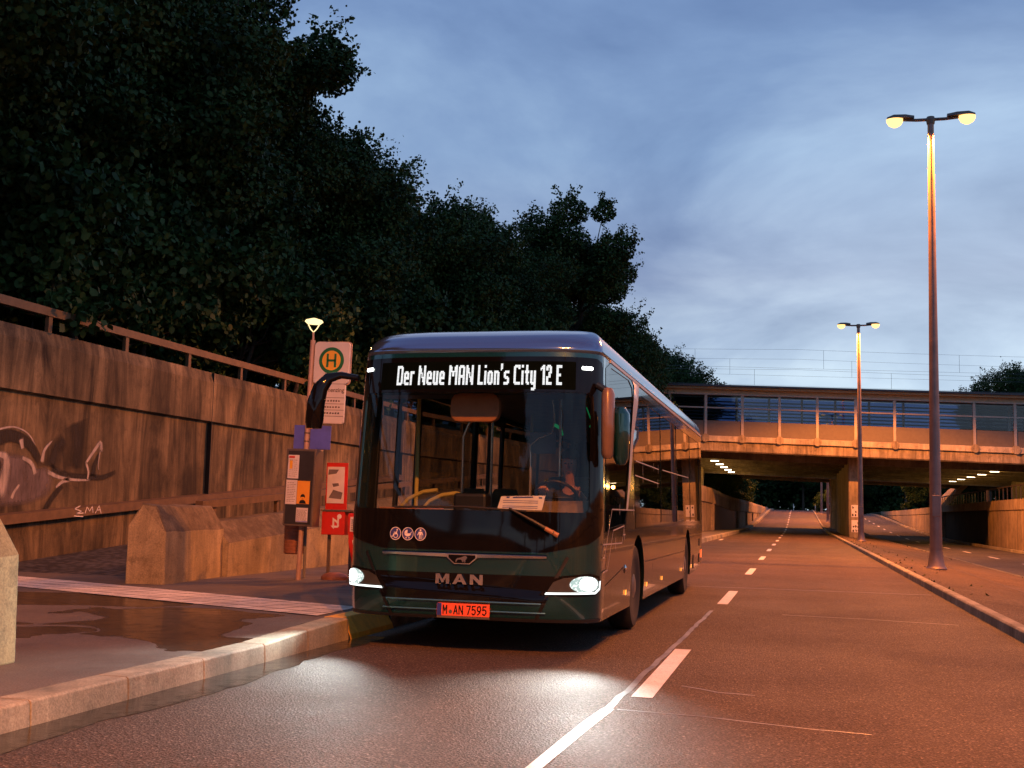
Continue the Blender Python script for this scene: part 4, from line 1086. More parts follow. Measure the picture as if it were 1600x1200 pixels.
# front: one painted panel with a hole for the windscreen
front = patch([(-FS, ZB), (-1.2, ZB+.0), (0, ZB+.02), (1.2, ZB), (FS, ZB), (FS, 2.72), (-FS, 2.72)], [rr(-1.26, 1.26, 1.22, 2.38, .10)])
def side_outline():
    pts = [(FS, ZB)]+arch(YW1, RA, ZB)+arch(YW2, RA, ZB)
    return pts+[(SE-.75, ZB+.02), (SE, .42), (SE, 2.72), (FS, 2.72)]
def neg(l): return [(-a, b) for a, b in l]
WIN_R = [(FS+.05+.0, 3.05)]
def sy(y): return LF-DC+y
rwin = [rr(sy(2.98), sy(5.1), 1.16, 2.56, .05), rr(sy(5.16), sy(7.1), 1.16, 2.56, .05), rr(sy(7.16), sy(9.3), 1.16, 2.56, .05), rr(sy(9.36), sy(11.1), 1.16, 2.56, .05)]
drv = [(sy(.80), 1.12), (sy(1.85), 1.16), (sy(2.05), 1.45), (sy(2.52), 2.46), (sy(2.46), 2.62), (sy(2.2), 2.68), (sy(.95), 2.66), (sy(.80), 2.6)]
right = patch(side_outline(), [drv]+rwin)
door1 = rr(sy(.78), sy(2.06), .36, 2.50, .06); door2 = rr(sy(4.4), sy(5.75), .36, 2.50, .06)
lwin = [rr(sy(2.14), sy(4.3), 1.10, 2.50, .05), rr(sy(5.85), sy(8.1), 1.10, 2.50, .05), rr(sy(8.16), sy(11.0), 1.16, 2.50, .05)]
left = patch(neg(side_outline()), [neg(door1), neg(door2)]+[neg(q) for q in lwin])
rear = bmesh.new()
rv = [rear.verts.new(p) for p in [W(SE, z) for z in (.42, 1.2, 2.0, 2.72)]+[W(-SE, z) for z in (2.72, 2.0, 1.2, .42)]]; rear.faces.new(rv)
# roof: rings that draw in over the dome
rings = []
def rring(k):
    ph = PI/2*k; ins = .27*(1-math.cos(ph)); fr = .95*(1-math.cos(ph)); z = 2.715+.30*math.sin(ph)
    pts = []
    for s in list(np.linspace(-SE, -LF-.02, 12))+list(np.linspace(-LF, LF, 61))+list(np.linspace(LF+.02, SE, 12)):
        p = base(s, 2.70); x = p.x*(1-ins/HW*1.0); a = max(0, 1-p.y/1.4)
        y = p.y+fr*a+(.0)
        pts.append((x, y, z))
    return pts
for k in (0, .12, .25, .4, .55, .7, .85, 1.0): rings.append(rring(k))
last = rings[-1]
rings.append([(x*.5, y+max(0, .5-.4*y) if y < 1.2 else y, z+.035) for x, y, z in last])
rings.append([(x*.02, max(y, .9) if y > 1.2 else 1.25, z+.05) for x, y, z in last])
roof = MB().loft(rings, closed=False, caps=False); rb = roof.bm
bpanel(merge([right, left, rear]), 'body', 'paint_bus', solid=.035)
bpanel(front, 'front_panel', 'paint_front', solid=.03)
for f in rb.faces:
    f.normal_update()
    if f.normal.z < 0: f.normal_flip()
rb.verts.index_update()
o = from_bm(rb).build('roof', 'paint_roof_sky_tint', bus, smooth=True, recalc=False)
o.modifiers.new("thickness", 'SOLIDIFY').thickness = .03
MB().loft([[(-.78, 1.9, 3.05), (.78, 1.9, 3.05), (.9, 1.7, 3.0), (-.9, 1.7, 3.0)], [(-.78, 11.2, 3.12), (.78, 11.2, 3.12), (.98, 11.2, 2.98), (-.98, 11.2, 2.98)]]).build('roof_cover', 'paint_bus', bus, bevel=.03)
for sg_ in (1,):
    MB().loft([[p for p in (W(s, 2.705, .012), W(s, 2.735, .012), W(s, 2.735, -.01), W(s, 2.705, -.01))] for s in np.linspace(sy(.9), SE-.05, 14)]).build('roof_strip', 'silver', bus)
# black glazing surround and windscreen
mask_out = [(-1.42, 1.16), (-1.36, 1.06), (-1.20, .985), (-.80, .905), (.80, .905), (1.20, .985), (1.36, 1.06), (1.42, 1.16), (1.42, 2.56), (1.38, 2.64), (1.28, 2.67), (-1.28, 2.67), (-1.38, 2.64), (-1.42, 2.56)]
bpanel(patch(mask_out, [rr(-1.20, 1.20, 1.26, 2.34, .07)], .009), 'windscreen_surround', 'black_gloss')
bpanel(patch(rr(-1.215, 1.215, 1.245, 2.355, .07), [], .002), 'windscreen', 'wscreen')
# windows
bpanel(patch(drv, [], -.004), 'driver_window', 'side_dark')
bpanel(patch([(sy(.58), 1.09), (sy(1.90), 1.13), (sy(2.10), 1.45), (sy(2.58), 2.46), (sy(2.50), 2.66), (sy(2.22), 2.73), (sy(.9), 2.70), (sy(.58), 2.62)], [drv], .004), 'window_surround', 'black_gloss')
for q in rwin: bpanel(patch(q, [], -.004), 'window', 'side_dark')
band_ = [(sy(2.62), 1.10), (SE-.12, 1.10), (SE-.12, 2.62), (sy(2.78), 2.62), (sy(2.86), 2.48), (sy(2.5), 2.1)]
bpanel(patch(band_, [rr(sy(2.98), sy(5.1), 1.16, 2.56, .05), rwin[1], rwin[2], rwin[3]], .003), 'window_surround', 'black_gloss')
for q in lwin: bpanel(patch(neg(q), [], -.004), 'window', 'side_tint')
for q in (door1, door2):
    d_ = bpanel(patch(neg(q), [neg(rr(q[0][0] if 0 else min(p[0] for p in q)+.05, (min(p[0] for p in q)+max(p[0] for p in q))/2-.03, .46, 2.42, .04)), neg(rr((min(p[0] for p in q)+max(p[0] for p in q))/2+.03, max(p[0] for p in q)-.05, .46, 2.42, .04))], -.004), 'door', 'black_matt', solid=.04)
    bpanel(patch(neg(rr(min(p[0] for p in q)+.045, max(p[0] for p in q)-.045, .455, 2.425, .04)), [], -.022), 'door_glass', 'side_clear', d_)
# silver stripe sweeping down the side
stripe = [(sy(2.02), 2.735), (sy(2.42), 2.735), (sy(2.96), 2.70), (sy(2.88), 2.50), (sy(2.50), 2.12), (sy(2.17), 1.55), (sy(1.99), 1.30), (sy(1.86), 1.30), (sy(2.02), 1.55), (sy(2.30), 2.12), (sy(2.52), 2.50), (sy(2.58), 2.66), (sy(2.40), 2.70)]
bpanel(patch(stripe, [], .009), 'side_stripe', 'silver')
# line decals on the side (drawn construction lines with small crosses)
mb = MB(); fW = lambda s, z: W(s, z, .0125)
DL = [[(.91, 1.30), (2.46, 1.30)], [(.91, 1.30), (.48, .86), (.40, .86)], [(.98, 1.10), (.66, .74), (.42, .73)], [(.98, 1.10), (1.70, 1.14), (1.56, .97), (.40, .98)],
      [(2.62, 1.84), (4.76, 1.83)], [(3.19, 1.89), (3.21, 1.62)], [(4.22, 1.88), (4.23, 1.79)], [(2.55, 1.68), (4.64, 1.65)], [(5.2, 1.84), (8.9, 1.86)]]
strokes([[(sy(a), b) for a, b in l] for l in DL], .012, fW, mb)
for a, b in ((1.40, 1.30), (2.40, 1.30), (1.14, .975), (1.72, 1.05), (4.64, 1.65), (4.7, 1.83), (7.1, 1.845), (8.8, 1.86)):
    strokes([[(sy(a), b-.05), (sy(a), b+.05)], [(sy(a)-.06, b), (sy(a)+.06, b)]], .014, fW, mb)
mb.build('line_decal', 'decal', bus)
# body seams
mb = MB()
strokes([[(sy(3.5), .715), (sy(8.2), .70)], [(sy(.62), .60), (sy(1.75), .72)], [(sy(4.2), ZB+.01), (sy(4.2), .71)], [(sy(9.5), .45), (sy(9.5), 1.05)]], .008, lambda s, z: W(s, z, .003), mb)
mb.build('body_seam', 'ink', bus)
for a, b in ((1.92, .46), (3.62, .45), (5.2, .44), (7.75, .44), (9.5, .42)):
    bpanel(patch(rr(sy(a)-.05, sy(a)+.05, b-.025, b+.025, .01), [], .010), 'side_marker', 'amber', smooth=False)
for a, b, h in ((9.86, .48, .22), (11.05, .78, .12), (11.05, .5, .16)):
    bpanel(patch(rr(sy(a)-.12, sy(a)+.12, b-h/2, b+h/2, .01), [], .006), 'vent_grille', 'ink', smooth=False)
MB().lathe([(.001, 0), (.04, .005), (.045, .02), (.02, .035)], 16, axis='X', c=(1.235, 1.86, .70)).build('side_repeater', 'chrome', bus, smooth='auto')
bpanel(patch(rr(sy(11.36), sy(11.48), .50, .64, .01), [], .010), 'rear_lamp', 'red_glow', smooth=False)
# lower front
bpanel(patch([(-.93, .70), (.93, .70), (.86, .56), (.80, .465), (-.80, .465), (-.86, .56)], [], .006), 'grille', 'black_gloss')
for sgn in (-1, 1):
    ln = [(.99, .86), (.90, .70), (.83, .56), (.775, .44), (.72, .33)]
    mb = MB(); strokes([[(sgn*a, b) for a, b in ln]], .03, lambda s, z: W(s, z, .008), mb); mb.build('panel_gap', 'ink', bus)
for z, wd, x in ((.455, .018, .76), (.375, .016, .80)):
    mb = MB()
    mb.loft([[W(s, z-wd/2, .004), W(s, z, .02), W(s, z+wd/2, .004)] for s in np.linspace(-x, x, 40)], closed=False)
    mb.build('bumper_highlight', 'strip', bus, smooth=True)
bpanel(patch([(-1.45, ZB+.005), (1.45, ZB+.005), (1.42, .325), (-1.42, .325)], [], .005), 'lower_lip', 'black_matt')
# chrome strip with central emblem
top = [(x, .868) for x in np.linspace(-.80, .80, 41)]
def lowz(x):
    a = abs(x-.0)
    if a < .075: return .772
    if a < .15: return .772+.058*(a-.075)/.075
    return .830+.014*(a/.8)
mb = MB(); xs_ = np.linspace(-.80, .80, 65)
mb.loft([[W(x, lowz(x), .006), W(x, lowz(x)+.010, .024), W(x, .872, .026), W(x, .886, .006)] for x in xs_], closed=False)
mb.build('chrome_strip', 'chrome', bus, smooth='auto')
bpanel(patch([(-.072, .790), (.072, .790), (.13, .838), (.13, .862), (-.13, .862), (-.13, .838)], [], .030), 'emblem_plate', 'black_gloss', smooth=False)
lion = [(-.060, .800), (-.052, .800), (-.046, .814), (-.030, .822), (-.008, .822), (.006, .812), (.004, .800), (.014, .800), (.020, .816), (.028, .806), (.026, .798), (.036, .798), (.038, .818), (.044, .832), (.054, .836), (.052, .846), (.038, .856), (.022, .854), (.008, .844), (-.020, .838), (-.042, .834), (-.056, .822)]
mb = MB(); mb.face([W(a, b, .033) for a, b in lion]); bmesh.ops.triangulate(mb.bm, faces=mb.bm.faces[:])
mb.build('lion_emblem', 'chrome', bus)
# chrome letters
MANP = {'M': [[(0, 0), (0, 1), (.34, 1), (.62, .45), (.90, 1), (1.24, 1), (1.24, 0), (.94, 0), (.94, .62), (.70, .12), (.54, .12), (.30, .62), (.30, 0)]],
        'A': [[(0, 0), (.48, 1), (.80, 1), (1.28, 0), (.94, 0), (.84, .22), (.44, .22), (.34, 0)], [(.53, .42), (.75, .42), (.64, .70)]],
        'N': [[(0, 0), (0, 1), (.32, 1), (.86, .42), (.86, 1), (1.16, 1), (1.16, 0), (.84, 0), (.30, .58), (.30, 0)]]}
hgt = .088; xo = -.250
for ch in 'MAN':
    polys = MANP[ch]
    bm = bmesh.new(); ed = []
    for lp in polys:
        v = [bm.verts.new((xo+a*hgt*1.22, .605+b*hgt, 0)) for a, b in lp]
        for i in range(len(v)): ed.append(bm.edges.new((v[i], v[(i+1) % len(v)])))
    bmesh.ops.triangle_fill(bm, edges=ed, use_beauty=True)
    ex = bmesh.ops.extrude_face_region(bm, geom=bm.faces[:])
    for v in [g for g in ex['geom'] if isinstance(g, bmesh.types.BMVert)]: v.co.z = .022
    map_bm(bm, lambda x, y, z: W(x, y, .007+z))
    from_bm(bm).build('letter', 'chrome', bus)
    xo += (max(a for a, b in polys[0])*1.22+.36)*hgt
# number plate
def pl(x, z, o_=0): p = W(0, .40, .03); return (x, p.y-o_, z)
PC = .022
pp = plate(rrect(PC-.255, PC+.255, .325, .435, .008), W(0, .40, .03).y, W(0, .40, .012).y, 'number_plate', 'plate', bus)
MB().prism([(PC-.253, .327), (PC-.21, .327), (PC-.21, .433), (PC-.253, .433)], lambda x, z: pl(x, z, .002), lambda x, z: pl(x, z, .0)).build('plate_band', 'eu', pp)
PG = {'M': [[(0, 0), (0, 1), (.5, .35), (1, 1), (1, 0)]], 'A': [[(0, 0), (.5, 1), (1, 0)], [(.2, .32), (.8, .32)]], 'N': [[(0, 0), (0, 1), (1, 0), (1, 1)]],
      '7': [[(0, 1), (1, 1), (.35, 0)]], '5': [[(.95, 1), (.1, 1), (.05, .55), (.5, .64), (.9, .5), (.95, .25), (.6, 0), (.3, 0), (0, .12)]], '9': [[(.1, 0), (.7, .25), (.95, .65), (.8, .95), (.5, 1), (.1, .9), (0, .68), (.15, .45), (.5, .38), (.9, .52)]]}
mb = MB(); xq = PC-.192
for ch in 'M AN 7595':
    if ch == ' ': xq += .052 if xq < PC-.12 else .022; continue
    strokes([[(xq+a*.034, .343+b*.072) for a, b in l] for l in PG[ch]], .0105, lambda x, z: pl(x, z, .0028), mb); xq += .0515
mb.build('plate_text', 'ink', pp)
mb = MB(); disc(mb, PC-.122, .362, .017, lambda x, z: pl(x, z, .0022), 18); mb.build('plate_seal', 'frame', pp)
MB().prism([(PC-.255, .305), (PC+.255, .305), (PC+.255, .322), (PC-.255, .322)], lambda x, z: pl(x, z, .0), lambda x, z: pl(x, z, -.012)).build('plate_holder', 'frame', pp)
# headlights
def headlight(sg):
    o1 = [(.74, .535), (.83, .665), (.95, .705), (1.22, .725), (1.36, .70), (1.38, .60), (1.30, .535), (1.0, .525)]
    h = bpanel(patch([(sg*a, b) for a, b in (o1 if sg > 0 else o1[::-1])], [], .008), 'headlight', 'black_gloss', smooth=True)
    i1 = [(.80, .55), (.865, .65), (.96, .688), (1.20, .706), (1.325, .685), (1.345, .61), (1.28, .555), (1.0, .545)]
    bpanel(patch([(sg*a, b) for a, b in (i1 if sg > 0 else i1[::-1])], [], .012), 'reflector', 'lens', h, smooth=True)
    l1 = [(1.17+.155*math.cos(a), .632+.072*math.sin(a)) for a in [2*PI*i/26 for i in range(26)]]
    bpanel(patch([(sg*a, b) for a, b in l1], [], .016), 'reflector_bowl', 'hl_refl', h, smooth=True)
    l2 = [(1.20+.095*math.cos(a), .636+.056*math.sin(a)) for a in [2*PI*i/26 for i in range(26)]]
    bpanel(patch([(sg*a, b) for a, b in l2], [], .022), 'lens', 'hl', h, smooth=True)
    s1_ = [(.79, .542), (1.0, .546), (1.28, .548), (1.345, .585), (1.355, .66), (1.335, .66), (1.325, .60), (1.27, .566), (1.0, .562), (.80, .560)]
    bpanel(patch([(sg*a, b) for a, b in (s1_ if sg > 0 else s1_[::-1])], [], .022), 'light_strip', 'hl_soft', h, smooth=True)
    l = D.lights.new('beam', 'SPOT'); l.energy = 620; l.color = (.93, 1.0, .95); l.spot_size = R(78); l.spot_blend = 1; l.shadow_soft_size = .12
    lo = D.objects.new('headlight_beam', l); C.objects.link(lo); lo.parent = bus
    p = W(sg*1.15, .63, .06); lo.location = p
    lo.rotation_euler = Vector((-sg*.03-.03, -1, -.03)).to_track_quat('-Z', 'Y').to_euler()
headlight(-1); headlight(1)
for sg in (-1, 1):
    bpanel(patch(rr(min(sg*1.10, sg*1.22), max(sg*1.10, sg*1.22), 2.555, 2.585, .012), [], .016), 'marker_lamp', 'marker', smooth=False)
# destination display: lit dots behind the upper glass
dsp = bpanel(patch(rr(-.98, 1.04, 2.365, 2.625, .01), [], .0105), 'destination_display', 'panel', smooth=False)
GL_ = {
 'D': (6, [(0, 0, 2, 14), (0, 0, 5, 2), (0, 12, 5, 14), (4, 1, 6, 13)]),
 'e': (5, [(0, 1, 2, 9), (1, 0, 5, 2), (1, 8, 4, 10), (3, 5, 5, 9), (1, 4, 5, 6)]),
 'r': (4, [(0, 0, 2, 10), (2, 8, 4, 10)]),
 'N': (7, [(0, 0, 2, 14), (5, 0, 7, 14), (2, 8, 3, 12), (3, 5, 4, 9), (4, 2, 5, 6)]),
 'u': (5, [(0, 1, 2, 10), (3, 0, 5, 10), (1, 0, 4, 2)]),
 'M': (8, [(0, 0, 2, 14), (6, 0, 8, 14), (2, 9, 3, 13), (3, 6, 5, 10), (5, 9, 6, 13)]),
 'A': (6, [(0, 0, 2, 13), (4, 0, 6, 13), (1, 12, 5, 14), (1, 5, 5, 7)]),
 'L': (5, [(0, 0, 2, 14), (0, 0, 5, 2)]),
 'i': (2, [(0, 0, 2, 10), (0, 12, 2, 14)]),
 'o': (5, [(0, 1, 2, 9), (3, 1, 5, 9), (1, 0, 4, 2), (1, 8, 4, 10)]),
 'n': (5, [(0, 0, 2, 10), (3, 0, 5, 9), (1, 8, 4, 10)]),
 "'": (2, [(0, 11, 2, 15), (0, 10, 1, 11)]),
 's': (5, [(0, 0, 4, 2), (3, 1, 5, 5), (1, 4, 4, 6), (0, 5, 2, 9), (1, 8, 5, 10)]),
 'C': (6, [(0, 1, 2, 13), (1, 0, 6, 2), (1, 12, 6, 14), (4, 11, 6, 13)]),
 't': (4, [(1, 1, 3, 14), (0, 8, 4, 10), (2, 0, 4, 2)]),
 'y': (5, [(0, 1, 2, 10), (3, -3, 5, 10), (1, 0, 4, 2), (1, -4, 4, -2)]),
 '1': (4, [(2, 0, 4, 14), (0, 10, 1, 12), (1, 11, 2, 13)]),
 '2': (5, [(0, 0, 5, 2), (0, 10, 2, 13), (1, 12, 4, 14), (3, 8, 5, 13), (2, 5, 4, 9), (0, 1, 2, 6)]),
 'E': (5, [(0, 0, 2, 14), (0, 0, 5, 2), (0, 12, 5, 14), (0, 6, 4, 8)]),
 ' ': (2, [])}
msg = "Der Neue MAN Lion's City 12 E"
tw = sum(GL_[c][0]+1 for c in msg)
x0_, x1_, zb_ = -.79, .915, 2.405; pxw = (x1_-x0_)/tw; pzh = .0132
mb = MB(); cxp = 0
for c in msg:
    wd, rects = GL_[c]; cells = set()
    for a, b, a2, b2 in rects:
        for i in range(a, a2):
            for j in range(b, b2): cells.add((i, j))
    for i, j in cells:
        u0 = x0_+(cxp+i+.06)*pxw; u1 = x0_+(cxp+i+.94)*pxw; v0 = zb_+(j+.05)*pzh; v1 = zb_+(j+.95)*pzh
        mb.face([W(u0, v0, .014), W(u1, v0, .014), W(u1, v1, .014), W(u0, v1, .014)])
    cxp += wd+1
mb.build('display_text', 'led', dsp, recalc=False)
# access pictograms
def icon(cx, kind):
    cz = 1.035; r = .058
    f1 = lambda u, v: W(cx+u, cz+v, .0125); f2 = lambda u, v: W(cx+u, cz+v, .0145); f3 = lambda u, v: W(cx+u, cz+v, .016)
    o = disc(MB(), 0, 0, r, f1, 30).build('pictogram', 'icon_blue', bus)
    mb = MB(); disc(mb, 0, 0, r, f2, 30, r-.005)
    if kind == 0:
        disc(mb, .016, .033, .008, f3, 12); disc(mb, .004, -.018, .023, f3, 20, .017)
        strokes([[(.014, .02), (.010, -.004), (-.018, -.004)], [(-.018, -.004), (-.026, -.026), (-.038, -.026)], [(.010, .010), (-.014, .010)]], .008, f3, mb)
    elif kind == 1:
        mb.face([f3(*p) for p in [(-.034, .004)]+arc(0, .004, .034, .028, 180, 360, 10)]); 
        mb.face([f3(*p) for p in [(-.004, .006)]+arc(-.004, .006, .03, .03, 90, 180, 8)])
        strokes([[(.028, .008), (.042, .018)]], .005, f3, mb)
        disc(mb, -.014, -.036, .007, f3, 12, .003); disc(mb, .014, -.036, .007, f3, 12, .003)
    else:
        disc(mb, 0, .034, .009, f3, 12)
        mb.face([f3(*p) for p in [(-.013, .021), (.013, .021), (.012, -.008), (-.012, -.008)]])
        strokes([[(-.007, -.008), (-.009, -.042)], [(.007, -.008), (.009, -.042)], [(-.014, .018), (-.026, -.008)], [(.014, .018), (.024, -.006)]], .008, f3, mb)
        strokes([[(.026, -.004), (.028, -.040)]], .003, f3, mb)
    mb.build('pictogram_symbol', 'white', o)
for i, cx in enumerate((-.675, -.548, -.421)): icon(cx, i)
# wiper
mb = MB(); mb.tube([W(.86, 1.075, .03), W(.66, 1.18, .045), W(.44, 1.285, .03)], [.020, .016, .010], 8); mb.build('wiper_arm', 'black_matt', bus, smooth='auto')
mb = MB(); mb.tube([W(.90, 1.055, .025), W(.78, 1.115, .035)], [.024, .020], 8); mb.build('wiper_hinge', 'visor', bus, smooth='auto')
mb = MB(); mb.tube([W(-.70, 1.275, .02), W(0, 1.29, .022), W(.60, 1.262, .022)], .010, 6); mb.build('wiper_blade', 'rubber', bus)
# mirrors
mb = MB(); path_ = [(-1.16, .12, 2.475), (-1.30, .02, 2.49), (-1.40, -.04, 2.46), (-1.47, -.08, 2.36), (-1.505, -.09, 2.22), (-1.515, -.09, 2.06), (-1.515, -.09, 1.98)]
rg = []
for (x, y, z), wd, tk in zip(path_, (.035, .045, .07, .10, .115, .12, .10), (.03, .035, .05, .07, .08, .08, .06)):
    i = path_.index((x, y, z)); a = Vector(path_[max(0, i-1)]); b = Vector(path_[min(len(path_)-1, i+1)]); d = (b-a).normalized()
    acr = Vector((0, 1, 0)); sd = d.cross(acr).normalized()
    rg.append([Vector((x, y, z))+sd*math.cos(t)*wd*.75+acr*math.sin(t)*tk for t in [2*PI*j/14 for j in range(14)]])
mb.loft(rg); mb.build('wing_mirror', 'black_gloss', bus, smooth='auto')
mir = MB().loft([[Vector((1.315, .25, z))+Vector((math.cos(t)*wx, math.sin(t)*wy, 0)) for t in [2*PI*j/16 for j in range(16)]] for z, wx, wy in ((1.75, .04, .05), (1.79, .058, .08), (2.05, .064, .09), (2.33, .064, .09), (2.385, .04, .06))])
mo = mir.build('wing_mirror', 'mirror_p', bus, smooth='auto')
MB().loft([[Vector((1.425, .37, z))+Vector((math.cos(t)*wx, math.sin(t)*wy, 0)) for t in [2*PI*j/16 for j in range(16)]] for z, wx, wy in ((1.70, .04, .05), (1.76, .075, .09), (2.0, .085, .10), (2.16, .08, .10), (2.22, .04, .05))]).build('mirror_housing', 'paint_front', mo, smooth='auto')
MB().tube([(1.20, .34, 2.42), (1.30, .28, 2.36)], .035, 10).build('mirror_arm', 'black_matt', mo)
MB().tube([(1.35, .30, 2.0), (1.42, .36, 2.0)], .03, 8).build('mirror_link', 'black_matt', mo)
# wheels
def wheel(x, y, sg):
    e = D.objects.new('wheel', None); C.objects.link(e); e.parent = bus; e.location = (x, y, .47)
    if sg < 0: e.rotation_euler = (0, 0, PI)
    MB().lathe([(.30, -.14), (.42, -.14), (.46, -.11), (.47, -.05), (.47, .05), (.46, .10), (.43, .135), (.34, .14), (.30, .12)], 40, axis='X').build('tyre', 'rubber', e, smooth='auto')
    MB().lathe([(.298, -.12), (.298, .115), (.285, .12), (.27, .07), (.20, .04), (.15, .06), (.13, .12), (.08, .135), (.02, .135)], 32, axis='X').build('rim', 'rim', e, smooth='auto')
    mb = MB()
    for k in range(10):
        t = 2*PI*k/10; mb.lathe([(.014, .045), (.014, .075)], 6, axis='X', c=(0, .175*math.cos(t), .175*math.sin(t)))
    mb.build('wheel_nuts', 'chrome', e)
for y in (YW1, YW2):
    wheel(1.08, y, 1); wheel(-1.08, y, -1)
    for sg in (-1, 1):
        mb = MB(); n_ = 16
        mb.loft([[(sg*x, y+.60*math.cos(t), .47+.60*math.sin(t)) for t in np.linspace(-.3, PI+.3, n_)] for x in (.62, 1.205)], closed=False)
        mb.build('wheel_arch', 'black_matt', bus)
MB().box(-1.10, 1.10, .55, 11.3, .30, .36).build('underbody', 'black_matt', bus)
# interior
MB().box(-1.19, 1.19, .75, 11.4, .365, .40).build('floor', 'inner', bus)
MB().box(-1.16, 1.16, .62, 11.4, 2.56, 2.60).build('ceiling', 'inner', bus)
MB().box(-1.15, 1.15, .42, .85, 2.345, 2.558).build('header_panel', 'black_matt', bus, bevel=.03)
MB().loft([[W(s, 1.20, -.05), W(s, 1.225, -.16), W(s, 1.20, -.36), W(s, .7, -.38), W(s, .7, -.06)] for s in np.linspace(-1.15, 1.15, 24)]).build('dashboard', 'dash', bus, smooth='auto')
MB().loft([[(.12, .62, .7), (1.12, .66, .7), (1.12, .98, .7), (.12, .95, .7)], [(.15, .55, 1.22), (1.12, .60, 1.24), (1.12, .95, 1.30), (.18, .92, 1.27)], [(.26, .72, 1.36), (1.08, .72, 1.38), (1.06, .95, 1.34), (.30, .92, 1.32)]]).build('driver_console', 'dash', bus, bevel=.03)
MB().box(-.24, .10, .40, .60, 1.20, 1.42).build('ticket_machine', 'black_matt', bus, bevel=.03)
mb = MB(); mb.loft([[(x, .55+.06*q, 2.335-.0*q) for x in (-.32, .24)]+[(.24-.05*q, .60, 2.20-.10*q), (-.32+.05*q, .60, 2.20-.10*q)] for q in (0, 1)])
MB().prism(rrect(-.30, .20, 2.09, 2.36, .09), lambda x, z: (x, .42, z), lambda x, z: (x, .52, z)).build('sun_visor', 'visor', bus, bevel=.01); mb.bm.free()
# steering wheel on the driver's side
mb = MB(); cst = Vector((.70, .84, 1.40)); ax1 = Vector((1, 0, 0)); ax2 = Vector((0, -.72, .69)).normalized()
mb.tube([cst+ax1*.22*math.cos(t)+ax2*.22*math.sin(t) for t in [2*PI*j/28 for j in range(29)]], .016, 8, cap=False)
mb.tube([cst-ax1*.2, cst+ax1*.2], .015, 6); mb.tube([cst, cst-ax2*.2], .015, 6)
mb.build('steering_wheel', 'black_matt', bus, smooth=True)
# handrails
def railb(pts, r=.017, mat='rail_s', name='handrail'): return MB().tube(pts, r, 10).build(name, mat, bus, smooth='auto')
railb([(-.50, 1.55, .40), (-.50, 1.55, 2.02), (-.44, 1.55, 2.16), (-.36, 1.55, 2.24)])
railb([(-.36, 2.2, 1.2), (-.36, 2.2, 2.25)])
railb([(-.10, 3.0, 1.6), (-.10, 3.0, 2.02), (.0, 3.0, 2.10), (.16, 3.0, 2.16), (.20, 3.0, 2.30), (.17, 3.0, 2.55)], .012, 'rail_s')
railb([(.37, 1.1, 1.30), (.37, 1.1, 1.85)], .014)
railb([(.42, 2.3, .40), (.42, 2.3, 2.5)])
railb([(-.92, 1.25, .40), (-.92, 1.25, 2.4)], .022, 'rail_y'); railb([(-.40, 4.3, .4), (-.40, 4.3, 2.5)], .02, 'rail_y')
railb([(-.98, .85, 1.23), (-.86, .85, 1.36), (-.70, .85, 1.43), (-.55, .85, 1.45)], .020, 'rail_y')
railb([(-.66, .70, 1.25), (-.58, .70, 1.34), (-.45, .70, 1.40), (-.30, .70, 1.42), (-.22, .70, 1.40), (-.19, .70, 1.33), (-.19, .70, 1.22)], .020, 'rail_y')
railb([(-.20, .69, 1.25), (-.62, .69, 1.245)], .016, 'rail_y')
railb([(-1.02, .46, 1.262), (-.30, .30, 1.262)], .012, 'visor', 'dashboard_trim')
for x, y, z in ((.24, 3.0, 2.24), (.56, 3.6, 2.28), (.96, 2.2, 2.2)):
    MB().tube([(x-.04, y, z+.02), (x+.03, y, z-.02), (x+.05, y, z-.10)], .020, 8).build('grab_handle', 'green', bus, smooth=True)
railb([(.47, 3.6, 2.52), (.56, 3.6, 2.30)], .007, 'green'); railb([(.62, 3.2, 2.50), (.75, 3.2, 2.34)], .007, 'green'); railb([(.98, 2.2, 2.36), (.95, 2.2, 2.22)], .007, 'green')
for x, y in ((.22, 2.7), (.60, 4.4), (-.55, 1.9)):
    MB().box(x-.03, x+.03, y-.03, y+.03, 2.545, 2.559).build('ceiling_lamp', 'ceil_glow', bus)
# seats, driver's partition, rear wall
def seat(x, y):
    mb = MB(); mb.box(x-.2, x+.2, y-.22, y+.2, .78, .88); mb.loft([[(x-.2, y+.16, .84), (x+.2, y+.16, .84), (x+.2, y+.24, .84), (x-.2, y+.24, .84)], [(x-.2, y+.24, 1.40), (x+.2, y+.24, 1.40), (x+.2, y+.30, 1.40), (x-.2, y+.30, 1.40)], [(x-.14, y+.26, 1.52), (x+.14, y+.26, 1.52), (x+.14, y+.30, 1.52), (x-.14, y+.30, 1.52)]])
    mb.box(x-.08, x+.08, y-.1, y+.1, .40, .785)
    mb.build('passenger_seat', 'dash' if (int(y*10) % 2) else 'inner', bus, bevel=.02)
for y in (3.1, 4.0, 6.6, 7.5, 8.4, 9.4):
    for x in (-.92, -.50, .50, .92):
        if x < 0 and 3.9 < y < 6: continue
        seat(x, y)
MB().box(.42, 1.15, 1.72, 1.76, .40, 1.55).build('driver_partition', 'inner', bus, bevel=.01)
MB().box(.45, 1.0, 1.50, 1.64, .70, 1.62).build('driver_seat', 'inner', bus, bevel=.05)
MB().box(-1.15, 1.15, 11.2, 11.25, .4, 2.55).build('rear_wall', 'inner', bus)
MB().box(-.20, .12, 3.4, 3.44, 1.95, 2.2).build('info_screen', 'slat', bus)

